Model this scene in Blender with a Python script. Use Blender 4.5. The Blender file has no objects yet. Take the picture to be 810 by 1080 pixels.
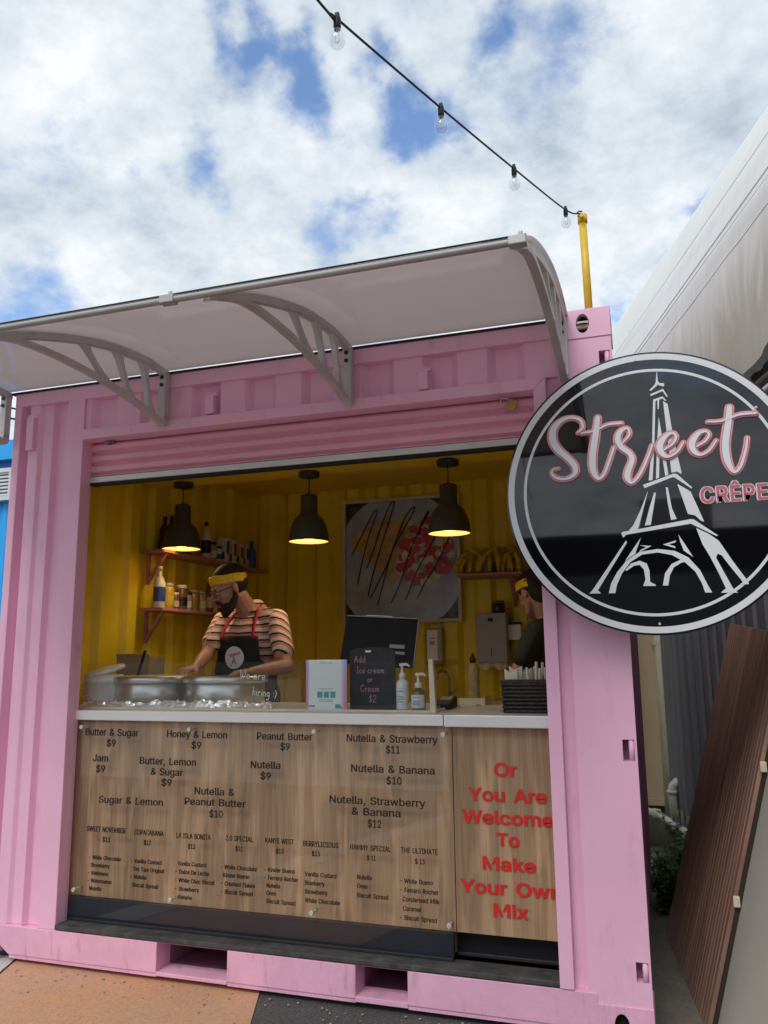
import bpy, bmesh, math, random
from mathutils import Vector, Matrix
from math import sin, cos, pi, radians
random.seed(7)
scene = bpy.context.scene
col = scene.collection

# ------------------------------------------------------------------ materials
def new_mat(name):
    m = bpy.data.materials.new(name); m.use_nodes = True
    nt = m.node_tree
    return m, nt, nt.nodes['Principled BSDF']
def nd(nt, kind, **kw):
    n = nt.nodes.new(kind)
    for k, v in kw.items():
        if k in n.inputs.keys(): n.inputs[k].default_value = v
        else: setattr(n, k, v)
    return n
def coords(nt, scale=(1,1,1), kind='Object'):
    tc = nd(nt, 'ShaderNodeTexCoord'); mp = nd(nt, 'ShaderNodeMapping')
    mp.inputs['Scale'].default_value = scale
    nt.links.new(tc.outputs[kind], mp.inputs['Vector'])
    return mp.outputs['Vector']
def ramp(nt, fac, stops):
    r = nd(nt, 'ShaderNodeValToRGB'); e = r.color_ramp.elements
    while len(e) < len(stops): e.new(0.5)
    for i, (p, c) in enumerate(stops):
        e[i].position = p; e[i].color = (*c, 1) if len(c) == 3 else c
    nt.links.new(fac, r.inputs['Fac'])
    return r.outputs['Color']
def noise(nt, vec, scale=5, detail=4, rough=.55, dist=0):
    n = nd(nt, 'ShaderNodeTexNoise'); n.inputs['Scale'].default_value = scale
    n.inputs['Detail'].default_value = detail; n.inputs['Roughness'].default_value = rough
    n.inputs['Distortion'].default_value = dist
    nt.links.new(vec, n.inputs['Vector'])
    return n.outputs['Fac']
def mixc(nt, fac, a, b, mode='MIX'):
    m = nd(nt, 'ShaderNodeMix', data_type='RGBA', blend_type=mode)
    for s, v in ((m.inputs[0], fac), (m.inputs[6], a), (m.inputs[7], b)):
        if isinstance(v, (int, float)): s.default_value = v
        elif isinstance(v, tuple): s.default_value = (*v, 1)
        else: nt.links.new(v, s)
    return m.outputs[2]
def bump(nt, b, h, strength=.2, dist=.01):
    bn = nd(nt, 'ShaderNodeBump'); bn.inputs['Strength'].default_value = strength
    bn.inputs['Distance'].default_value = dist
    nt.links.new(h, bn.inputs['Height']); nt.links.new(bn.outputs['Normal'], b.inputs['Normal'])
def mat(name, c, rough=.6, metal=0, var=.10, vs=4, bstr=0, bs=60, scale=(1,1,1), spec=.5, dirt=0, dirtc=(.10,.08,.06), emit=None):
    m, nt, b = new_mat(name)
    v = coords(nt, scale)
    f = noise(nt, v, vs, 5, .6)
    lo = tuple(x*(1-var) for x in c); hi = tuple(min(1, x*(1+var)) for x in c)
    cc = ramp(nt, f, [(.3, lo), (.7, hi)])
    if dirt:
        f2 = noise(nt, coords(nt, (7,7,1.6)), 2.2, 8, .7, .4)
        msk = ramp(nt, f2, [(.56, (0,0,0)), (.80, (dirt,)*3)])
        cc = mixc(nt, msk, cc, dirtc)
        f3 = noise(nt, coords(nt, (1,1,1)), 38, 4, .6)
        msk = ramp(nt, f3, [(.73, (0,0,0)), (.78, (min(1,dirt*1.8),)*3)])
        cc = mixc(nt, msk, cc, (.16,.08,.06))
    nt.links.new(cc, b.inputs['Base Color'])
    b.inputs['Roughness'].default_value = rough
    b.inputs['Metallic'].default_value = metal
    b.inputs['Specular IOR Level'].default_value = spec
    fr = noise(nt, v, vs*3, 4)
    mr = nd(nt, 'ShaderNodeMapRange'); mr.inputs[3].default_value = max(0.02, rough*.8); mr.inputs[4].default_value = min(1, rough*1.2)
    nt.links.new(fr, mr.inputs[0]); nt.links.new(mr.outputs[0], b.inputs['Roughness'])
    if bstr: bump(nt, b, noise(nt, coords(nt, scale), bs, 6), bstr, .004)
    if emit:
        b.inputs['Emission Color'].default_value = (*emit[0], 1); b.inputs['Emission Strength'].default_value = emit[1]
    return m
def clear(name, tint=(.95,.97,.96), refl=.9, rough=.02, fmin=.03):
    m, nt, b = new_mat(name); nt.nodes.remove(b)
    out = nt.nodes['Material Output']
    t = nd(nt, 'ShaderNodeBsdfTransparent'); t.inputs[0].default_value = (*tint, 1)
    g = nd(nt, 'ShaderNodeBsdfGlossy'); g.inputs['Roughness'].default_value = rough; g.inputs[0].default_value = (refl,)*3+(1,)
    fr = nd(nt, 'ShaderNodeFresnel'); fr.inputs[0].default_value = 1.45
    ad = nd(nt, 'ShaderNodeMath', operation='ADD'); ad.inputs[1].default_value = fmin
    nt.links.new(fr.outputs[0], ad.inputs[0])
    geo = nd(nt, 'ShaderNodeNewGeometry'); inv = nd(nt, 'ShaderNodeMath', operation='SUBTRACT'); inv.inputs[0].default_value = 1
    nt.links.new(geo.outputs['Backfacing'], inv.inputs[1])
    mu = nd(nt, 'ShaderNodeMath', operation='MULTIPLY'); nt.links.new(ad.outputs[0], mu.inputs[0]); nt.links.new(inv.outputs[0], mu.inputs[1]); ad = mu
    mx = nd(nt, 'ShaderNodeMixShader')
    nt.links.new(ad.outputs[0], mx.inputs[0]); nt.links.new(t.outputs[0], mx.inputs[1]); nt.links.new(g.outputs[0], mx.inputs[2])
    nt.links.new(mx.outputs[0], out.inputs[0])
    return m

def paint(name, c, dirt=.3, bs=25):
    m = mat(name, c, .42, 0, .06, 2.2, .12, bs, dirt=dirt, dirtc=(c[0]*.45, c[1]*.32, c[2]*.36))
    return m
M = {}
M['pink'] = paint('pink_paint', (.86,.49,.675), .36)
M['pinkrail'] = mat('pink_rail_paint', (.80,.43,.60), .5, 0, .10, 6, .35, 30, dirt=.75, dirtc=(.25,.14,.16))
M['pinkdark'] = mat('dark_pink_shade_paint', (.30,.13,.21), .6, 0, .25, 9, .5, 30, dirt=.7, dirtc=(.12,.07,.09))  # darker copy of the pink: shade of side walls and recesses in its colour
M['pinksh'] = mat('pink_shutter_paint', (.80,.40,.53), .45, 0, .08, 3, .08, 40, dirt=.25, dirtc=(.35,.15,.2))
M['yellow'] = mat('yellow_interior_paint', (.86,.62,.025), .45, 0, .12, 3, .1, 25, dirt=.25, dirtc=(.25,.13,.01))
M['soffit'] = mat('yellow_soffit_paint', (.80,.56,.04), .5, 0, .08, 3)
M['shelfpink'] = mat('shelf_paint', (.46,.19,.20), .5, 0, .12, 8, .1)
M['floor'] = mat('interior_floor', (.34,.31,.28), .5, 0, .2, 6)
M['white'] = mat('white_plastic', (.86,.86,.84), .35, 0, .04, 5)
M['counter'] = mat('counter_laminate', (.74,.75,.75), .25, 0, .05, 3)
M['cream'] = mat('cream_timber', (.62,.54,.42), .5, 0, .12, 8)
M['black'] = mat('black_plastic', (.010,.010,.012), .5, 0, .2, 8, spec=.25)
M['blackmat'] = mat('black_metal', (.018,.019,.022), .5, 0, .2, 8)
M['kick'] = mat('navy_kickboard', (.012,.016,.028), .35, 0, .3, 5)
M['sill'] = mat('dark_sill', (.055,.052,.05), .7, 0, .45, 14, .8, 60, dirt=.6, dirtc=(.2,.19,.17))
M['dark'] = mat('hole_shade_black', (.012,.011,.010), .9, 0, .3, 10)
M['steel'] = mat('brushed_steel', (.56,.56,.55), .30, .95, .12, 5, .15, 40, scale=(1,1,.1))
M['alu'] = mat('pale_aluminium', (.62,.62,.62), .4, .35, .08, 6)
M['rail'] = mat('grey_awning_rail', (.40,.40,.40), .4, .2, .08, 6)
M['brk'] = mat('bracket_resin', (.56,.545,.54), .42, .15, .12, 9, .1, 30)
M['greypl'] = mat('grey_dispenser', (.36,.33,.34), .45, .1, .08, 5)
M['beigepl'] = mat('beige_dispenser', (.40,.35,.28), .5, 0, .08, 5)
M['red'] = mat('red_lettering', (.68,.022,.02), .45, 0, .05, 5)
M['ink'] = mat('black_lettering', (.012,.011,.011), .5, 0, .05, 5)
M['ink2'] = mat('small_black_lettering', (.014,.012,.011), .5, 0, .05, 5)
M['teal'] = mat('teal_print', (.10,.42,.38), .5)
M['greyprint'] = mat('grey_print', (.35,.36,.38), .5)
M['chalkw'] = mat('white_marker', (.62,.64,.62), .8)
M['chalkp'] = mat('pink_chalk', (.48,.24,.34), .8)
M['board'] = mat('chalkboard', (.035,.036,.038), .8, 0, .3, 12)
M['yband'] = mat('yellow_headband', (.80,.54,.02), .85, 0, .1, 30, .3, 300)
M['hair'] = mat('dark_hair', (.012,.009,.008), .7, 0, .4, 90, .8, 200)
M['beard'] = mat('dark_beard', (.022,.014,.011), .8, 0, .4, 120, .8, 250)
M['apron'] = mat('black_apron', (.010,.010,.013), .8, 0, .3, 40, .3, 150)
M['tee'] = mat('dark_green_tee', (.018,.024,.026), .85, 0, .2, 20, .4, 30)
M['jeans'] = mat('dark_trousers', (.02,.022,.03), .85, 0, .2, 20)
M['shoe'] = mat('black_shoe', (.015,.015,.015), .5)
M['strap'] = mat('red_strap', (.50,.015,.025), .7)
M['brass'] = mat('brass', (.45,.30,.10), .35, .9)
M['pole'] = mat('yellow_pole_paint', (.72,.47,.03), .45, 0, .12, 20, .2, 60, dirt=.3, dirtc=(.25,.13,.02))
M['pvc'] = mat('grey_pvc_pipe', (.58,.58,.57), .4, 0, .12, 10, dirt=.3)
M['wgrey'] = mat('grey_cladding', (.19,.19,.21), .5, .1, .12, 3, .1, 20, dirt=.3)
M['navy'] = mat('navy_cladding', (.015,.025,.08), .5, 0, .2, 3)
M['beige'] = mat('beige_board', (.56,.45,.37), .6, 0, .07, 3, .1, 30, dirt=.2)
M['lilac'] = mat('lilac_grey_cladding', (.15,.15,.17), .5, 0, .10, 3)
M['plinth'] = mat('mossy_concrete', (.12,.12,.105), .9, 0, .35, 7, .8, 30, dirt=.6, dirtc=(.03,.04,.02))
M['smooth'] = mat('smooth_beige_wall', (.42,.40,.345), .7, 0, .06, 2, .1, 30, dirt=.12)
M['blue'] = mat('blue_container_paint', (.015,.36,.85), .45, 0, .10, 2, .1, 30)
M['bluedk'] = mat('dark_blue_paint', (.01,.10,.36), .5, 0, .10, 2)
M['louvre'] = mat('white_louvre', (.62,.65,.66), .5)
M['banana'] = mat('banana_skin', (.62,.42,.04), .5, 0, .35, 30)
M['cable'] = mat('black_cable', (.012,.012,.012), .6)
M['leaf'] = mat('weed_leaf', (.045,.10,.018), .6, 0, .45, 20)
M['leafy'] = mat('yellow_weed_flower', (.65,.45,.03), .6)
M['stem'] = mat('weed_stem', (.10,.14,.04), .7)
M['card'] = mat('cardboard', (.36,.29,.19), .8, 0, .1, 12)
M['napkin'] = mat('cream_napkin', (.72,.69,.58), .8, 0, .06, 12, .2, 40)
M['wicker'] = mat('black_wicker', (.025,.022,.02), .45, 0, .5, 60, .3, 100)
M['glassg'] = clear('clear_pane', (.965,.98,.975), .85, .01, .02)
M['acrylic'] = clear('clear_acrylic', (.985,.985,.985), .9, .015, .012)
M['bulbglass'] = clear('bulb_glass', (.90,.92,.94), 1, .01, .06)
M['jarglass'] = clear('jar_glass', (.7,.72,.7), .8, .03, .06)
M['foil'] = mat('aluminium_foil', (.93,.93,.94), .24, .6, .1, 20)
M['shade'] = mat('charcoal_lamp_enamel', (.055,.060,.068), .4, .2, .2, 8)
M['bulblit'] = mat('lit_bulb', (1,.7,.2), .5, emit=((1,.55,.08), 9.0))
M['shadein'] = mat('lamp_inner_white', (.85,.78,.62), .5, 0, .03, 3, emit=((1,.62,.25), .45))

# oak laminate
def oak(name, base=(.52,.34,.20)):
    m, nt, b = new_mat(name)
    v = coords(nt, (1,1,1))
    # warped coordinate for cathedral figure
    vs = coords(nt, (5.2,1,.75))
    n1 = noise(nt, vs, 1.5, 3, .5, .3)
    mul = nd(nt, 'ShaderNodeMath', operation='MULTIPLY'); mul.inputs[1].default_value = 26
    nt.links.new(n1, mul.inputs[0])
    sn = nd(nt, 'ShaderNodeMath', operation='SINE'); nt.links.new(mul.outputs[0], sn.inputs[0])
    rings = ramp(nt, sn.outputs[0], [(.0, (0,0,0)), (.85, (1,1,1))])
    fine = noise(nt, coords(nt, (120,1,3.2)), 1, 5, .65, .1)
    mid = noise(nt, coords(nt, (22,1,.9)), 1, 4, .6, .4)
    wide = noise(nt, coords(nt, (5,1,.15)), 1.3, 2)
    c = ramp(nt, mid, [(.30, tuple(x*.74 for x in base)), (.5, base), (.70, tuple(x*1.22 for x in base))])
    c = mixc(nt, .22, c, rings, 'MULTIPLY')
    fc = ramp(nt, fine, [(.32, (.55,.52,.5)), (.55, (1,1,1))])
    c = mixc(nt, .55, c, fc, 'MULTIPLY')
    wc = ramp(nt, wide, [(.35, (.80,.78,.76)), (.65, (1.0,1.0,1.0))])
    c = mixc(nt, .9, c, wc, 'MULTIPLY')
    nt.links.new(c, b.inputs['Base Color']); b.inputs['Roughness'].default_value = .5
    bump(nt, b, fine, .15, .002)
    return m
M['oak'] = oak('oak_laminate')
def slat_mat():
    m, nt, b = new_mat('brown_composite')
    fine = noise(nt, coords(nt, (1,60,2)), 1, 5, .6, .2)
    wide = noise(nt, coords(nt, (1,9,.3)), 1, 3)
    c = ramp(nt, fine, [(.3, (.20,.10,.072)), (.7, (.42,.25,.18))])
    c = mixc(nt, .8, c, ramp(nt, wide, [(.3,(.6,.6,.6)),(.7,(1.0,1.0,1.0))]), 'MULTIPLY')
    f3 = noise(nt, coords(nt, (3,3,1)), 2.5, 6, .7)
    c = mixc(nt, ramp(nt, f3, [(.55,(0,0,0)),(.8,(.35,.35,.35))]), c, (.28,.22,.18))
    nt.links.new(c, b.inputs['Base Color']); b.inputs['Roughness'].default_value = .55
    bump(nt, b, fine, .2, .002)
    return m
M['slat'] = slat_mat()
def wicker_fix(): pass
def skin_mat():
    m, nt, b = new_mat('skin')
    f = noise(nt, coords(nt), 14, 5)
    c = ramp(nt, f, [(.3, (.36,.185,.125)), (.7, (.47,.26,.185))])
    nt.links.new(c, b.inputs['Base Color']); b.inputs['Roughness'].default_value = .5
    b.inputs['Subsurface Weight'].default_value = .08; b.inputs['Subsurface Radius'].default_value = (.02,.008,.004)
    return m
M['skin'] = skin_mat()
def stripe_mat():
    m, nt, b = new_mat('striped_jersey')
    at = nd(nt, 'ShaderNodeAttribute', attribute_name='stripe')
    wob = noise(nt, coords(nt), 7, 3)
    w2 = nd(nt, 'ShaderNodeMath', operation='MULTIPLY_ADD'); w2.inputs[1].default_value = .02
    nt.links.new(wob, w2.inputs[0]); nt.links.new(at.outputs['Fac'], w2.inputs[2])
    d = nd(nt, 'ShaderNodeMath', operation='DIVIDE'); d.inputs[1].default_value = .043
    nt.links.new(w2.outputs[0], d.inputs[0])
    fr = nd(nt, 'ShaderNodeMath', operation='FRACT'); nt.links.new(d.outputs[0], fr.inputs[0])
    c = ramp(nt, fr.outputs[0], [(0,(.68,.58,.50)), (.40,(.62,.22,.16)), (.74,(.012,.010,.010)), (.95,(.68,.58,.50))])
    nt.nodes[-1].color_ramp.interpolation = 'CONSTANT'
    nt.links.new(c, b.inputs['Base Color']); b.inputs['Roughness'].default_value = .85
    bump(nt, b, noise(nt, coords(nt), 12, 4), .5, .02)
    return m
M['stripe'] = stripe_mat()
def awning_mat():
    m, nt, b = new_mat('smoked_polycarbonate'); out = nt.nodes['Material Output']
    v = coords(nt, (1,1,1))
    f = noise(nt, v, 2.5, 6, .6)
    c = ramp(nt, f, [(.3, (.38,.34,.335)), (.7, (.46,.415,.41))])
    nt.links.new(c, b.inputs['Base Color']); b.inputs['Roughness'].default_value = .09
    b.inputs['Specular IOR Level'].default_value = .6
    tr = nd(nt, 'ShaderNodeBsdfTranslucent'); tr.inputs[0].default_value = (.70,.64,.63,1)
    tp = nd(nt, 'ShaderNodeBsdfTransparent'); tp.inputs[0].default_value = (.9,.9,.92,1)
    m1 = nd(nt, 'ShaderNodeMixShader'); m1.inputs[0].default_value = .55
    nt.links.new(b.outputs[0], m1.inputs[1]); nt.links.new(tr.outputs[0], m1.inputs[2])
    m2 = nd(nt, 'ShaderNodeMixShader'); m2.inputs[0].default_value = .03
    nt.links.new(m1.outputs[0], m2.inputs[1]); nt.links.new(tp.outputs[0], m2.inputs[2])
    nt.links.new(m2.outputs[0], out.inputs[0])
    return m
M['awning'] = awning_mat()
def gloss_black():
    m, nt, b = new_mat('gloss_black_acrylic')
    b.inputs['Base Color'].default_value = (.004,.004,.005,1); b.inputs['Roughness'].default_value = .03
    b.inputs['Specular IOR Level'].default_value = .85
    bump(nt, b, noise(nt, coords(nt), 3, 2), .02, .01)
    return m
M['gloss'] = gloss_black()
M['signwhite'] = mat('white_vinyl', (.74,.77,.82), .4, 0, .03, 4)
M['coral'] = mat('coral_vinyl', (.62,.13,.18), .4, 0, .05, 4)
M['palepink'] = mat('pale_pink_vinyl', (.80,.55,.58), .4, 0, .05, 4)
def tent_mat():
    m, nt, b = new_mat('white_pvc_canopy')
    f = noise(nt, coords(nt, (1,1,.5)), 1.5, 6, .65)
    c = ramp(nt, f, [(.3, (.78,.79,.77)), (.7, (.86,.87,.85))])
    g = nd(nt, 'ShaderNodeNewGeometry'); sx = nd(nt, 'ShaderNodeSeparateXYZ'); nt.links.new(g.outputs['Position'], sx.inputs[0])
    f2 = noise(nt, coords(nt, (3,3,.7)), 2.5, 7, .7, .6)
    ma = nd(nt, 'ShaderNodeMath', operation='MULTIPLY_ADD'); ma.inputs[1].default_value = -1.0; ma.inputs[2].default_value = 3.42
    nt.links.new(sx.outputs[2], ma.inputs[0])
    mm = nd(nt, 'ShaderNodeMath', operation='MULTIPLY'); nt.links.new(ma.outputs[0], mm.inputs[0]); nt.links.new(f2, mm.inputs[1])
    msk = ramp(nt, mm.outputs[0], [(.03, (0,0,0)), (.34, (.9,.9,.9))])
    c = mixc(nt, msk, c, (.42,.345,.26))
    f4 = noise(nt, coords(nt, (1,14,2)), 1.5, 6, .7)
    c = mixc(nt, .35, c, ramp(nt, f4, [(.3,(.72,.70,.68)),(.6,(1,1,1))]), 'MULTIPLY')
    nt.links.new(c, b.inputs['Base Color']); b.inputs['Roughness'].default_value = .5
    return m
M['tent'] = tent_mat()
def asphalt_mat():
    m, nt, b = new_mat('asphalt')
    v = coords(nt)
    f = noise(nt, v, 90, 5, .7); f2 = noise(nt, v, 1.3, 4)
    c = ramp(nt, f, [(.35, (.045,.045,.047)), (.62, (.12,.118,.115)), (.75, (.26,.25,.24))])
    c = mixc(nt, .5, c, ramp(nt, f2, [(.3,(.6,.6,.6)),(.7,(1,1,1))]), 'MULTIPLY')
    nt.links.new(c, b.inputs['Base Color']); b.inputs['Roughness'].default_value = .85
    bump(nt, b, f, .8, .006)
    return m
M['asphalt'] = asphalt_mat()
def groundpaint(name, c0, c1, worn=.66):
    m, nt, b = new_mat(name)
    v = coords(nt)
    f = noise(nt, v, 110, 5, .75); f2 = noise(nt, v, 2.2, 6, .65); f5 = noise(nt, v, 30, 5, .7)
    c = ramp(nt, f2, [(.35, c0), (.65, c1)])
    c = mixc(nt, .6, c, ramp(nt, f, [(.32,(.48,.45,.43)),(.55,(1,1,1))]), 'MULTIPLY')
    msk = ramp(nt, f5, [(worn, (0,0,0)), (worn+.05, (.85,.85,.85))])
    c = mixc(nt, msk, c, (.06,.055,.05))
    nt.links.new(c, b.inputs['Base Color']); b.inputs['Roughness'].default_value = .8
    bump(nt, b, f, .6, .004)
    return m
M['orange'] = groundpaint('worn_orange_ground_paint', (.64,.33,.17), (.56,.34,.22))
M['whitegp'] = groundpaint('worn_white_ground_paint', (.50,.49,.46), (.62,.61,.58), .62)
M['concrete'] = groundpaint('alley_concrete', (.13,.12,.105), (.20,.185,.16), .60)

# ------------------------------------------------------------------ mesh helpers
def children(o): return [c for c in bpy.data.objects if c.parent == o]
class MB:
    def __init__(s): s.bm = bmesh.new()
    def box(s, a, b, rot=None):
        a = Vector(a); b = Vector(b); c = (a+b)/2; d = b-a
        m = Matrix.Translation(c)
        if rot is not None: m = m @ rot
        m = m @ Matrix.Diagonal((abs(d.x), abs(d.y), abs(d.z), 1))
        bmesh.ops.create_cube(s.bm, size=1, matrix=m); return s
    def sweep(s, pts, r, n=8, caps=True):
        pts = [Vector(p) for p in pts]; rings = []
        rr = r if isinstance(r, (list, tuple)) else [r]*len(pts)
        t0 = (pts[1]-pts[0]).normalized()
        u = t0.orthogonal().normalized()
        for i, p in enumerate(pts):
            t = (pts[min(i+1, len(pts)-1)]-pts[max(i-1, 0)]).normalized()
            u = (u - t*u.dot(t)).normalized(); w = t.cross(u)
            rings.append([s.bm.verts.new(p+(u*cos(2*pi*k/n)+w*sin(2*pi*k/n))*rr[i]) for k in range(n)])
        for a, b in zip(rings, rings[1:]):
            for k in range(n):
                f = s.bm.faces.new((a[k], a[(k+1)%n], b[(k+1)%n], b[k])); f.smooth = True
        if caps:
            s.bm.faces.new(rings[0][::-1]); s.bm.faces.new(rings[-1])
        return s
    def lathe(s, prof, c=(0,0,0), n=24, sx=1, sy=1):
        c = Vector(c); rings = []
        for r, z in prof:
            rings.append([s.bm.verts.new(c+Vector((r*sx*cos(2*pi*k/n), r*sy*sin(2*pi*k/n), z))) for k in range(n)] if r > 1e-5 else [s.bm.verts.new(c+Vector((0,0,z)))])
        for a, b in zip(rings, rings[1:]):
            for k in range(n):
                q = []
                q += [a[k], a[(k+1)%n]] if len(a) > 1 else [a[0]]
                q += [b[(k+1)%n], b[k]] if len(b) > 1 else [b[0]]
                if len(set(q)) > 2:
                    f = s.bm.faces.new(q); f.smooth = True
        return s
    def prism(s, pts, axis, a, b):
        """extrude a 2-D outline along an axis from a to b"""
        def P(u, v, w): return {'x': (w, u, v), 'y': (u, w, v), 'z': (u, v, w)}[axis]
        va = [s.bm.verts.new(P(u, v, a)) for u, v in pts]; vb = [s.bm.verts.new(P(u, v, b)) for u, v in pts]
        n = len(pts)
        s.bm.faces.new(va); s.bm.faces.new(vb[::-1])
        for k in range(n): s.bm.faces.new((va[k], vb[k], vb[(k+1)%n], va[(k+1)%n]))
        return s
    def flat(s, pts, y):
        s.bm.faces.new([s.bm.verts.new((u, y, v)) for u, v in pts]); return s
    def face(s, pts):
        s.bm.faces.new([s.bm.verts.new(p) for p in pts]); return s
    def sheet(s, grid, smooth=True):
        vs = [[s.bm.verts.new(p) for p in row] for row in grid]
        for r0, r1 in zip(vs, vs[1:]):
            for k in range(len(r0)-1):
                f = s.bm.faces.new((r0[k], r0[k+1], r1[k+1], r1[k])); f.smooth = smooth
        return s
    def ring(s, r0, r1, c, y, n=96):
        a = [s.bm.verts.new((c[0]+r0*cos(2*pi*k/n), y, c[1]+r0*sin(2*pi*k/n))) for k in range(n)]
        b = [s.bm.verts.new((c[0]+r1*cos(2*pi*k/n), y, c[1]+r1*sin(2*pi*k/n))) for k in range(n)]
        for k in range(n): s.bm.faces.new((a[k], a[(k+1)%n], b[(k+1)%n], b[k]))
        return s
    def rawmesh(s, me): s.bm.from_mesh(me); return s
def origin_of(o):
    v = Vector((0,0,0))
    while o: v += o.location; o = o.parent
    return v
def obj(name, mb, m, parent=None, local=False, bevel=0, solid=0, origin=None, smooth=None, sub=0):
    bm = mb.bm
    bmesh.ops.recalc_face_normals(bm, faces=bm.faces[:])
    if parent is not None and not local:
        bmesh.ops.translate(bm, verts=bm.verts[:], vec=-origin_of(parent))
    org = None
    if parent is None:
        if origin is None:
            xs = [v.co for v in bm.verts]
            lo = Vector([min(c[i] for c in xs) for i in range(3)]); hi = Vector([max(c[i] for c in xs) for i in range(3)])
            org = Vector(((lo.x+hi.x)/2, (lo.y+hi.y)/2, lo.z))
        else: org = Vector(origin)
        bmesh.ops.translate(bm, verts=bm.verts[:], vec=-org)
    me = bpy.data.meshes.new(name); bm.to_mesh(me); bm.free()
    if smooth is not None:
        for p in me.polygons: p.use_smooth = smooth
    o = bpy.data.objects.new(name, me); col.objects.link(o)
    me.materials.append(M[m] if isinstance(m, str) else m)
    if parent is not None: o.parent = parent
    else: o.location = org
    if bevel:
        b = o.modifiers.new('bevel', 'BEVEL'); b.width = bevel; b.segments = 2; b.limit_method = 'ANGLE'; b.angle_limit = radians(40)
    if solid:
        b = o.modifiers.new('thick', 'SOLIDIFY'); b.thickness = solid; b.offset = 0
    if sub:
        b = o.modifiers.new('sub', 'SUBSURF'); b.levels = sub; b.render_levels = sub
    return o
def empty(name, loc, rz=0):
    o = bpy.data.objects.new(name, None); o.location = loc; o.rotation_euler = (0,0,rz); o.empty_display_size = .1
    col.objects.link(o); return o
def tag(o, label=None, cat=None, group=None, kind=None):
    if label: o['label'] = label
    if cat: o['category'] = cat
    if group: o['group'] = group
    if kind: o['kind'] = kind
    return o
def thing(name, loc, label, cat, group=None, rz=0): return tag(empty(name, loc, rz), label, cat, group)
def copy_tree(o, parent=None):
    c = o.copy(); col.objects.link(c); c.parent = parent
    for ch in children(o): copy_tree(ch, c)
    return c

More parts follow.
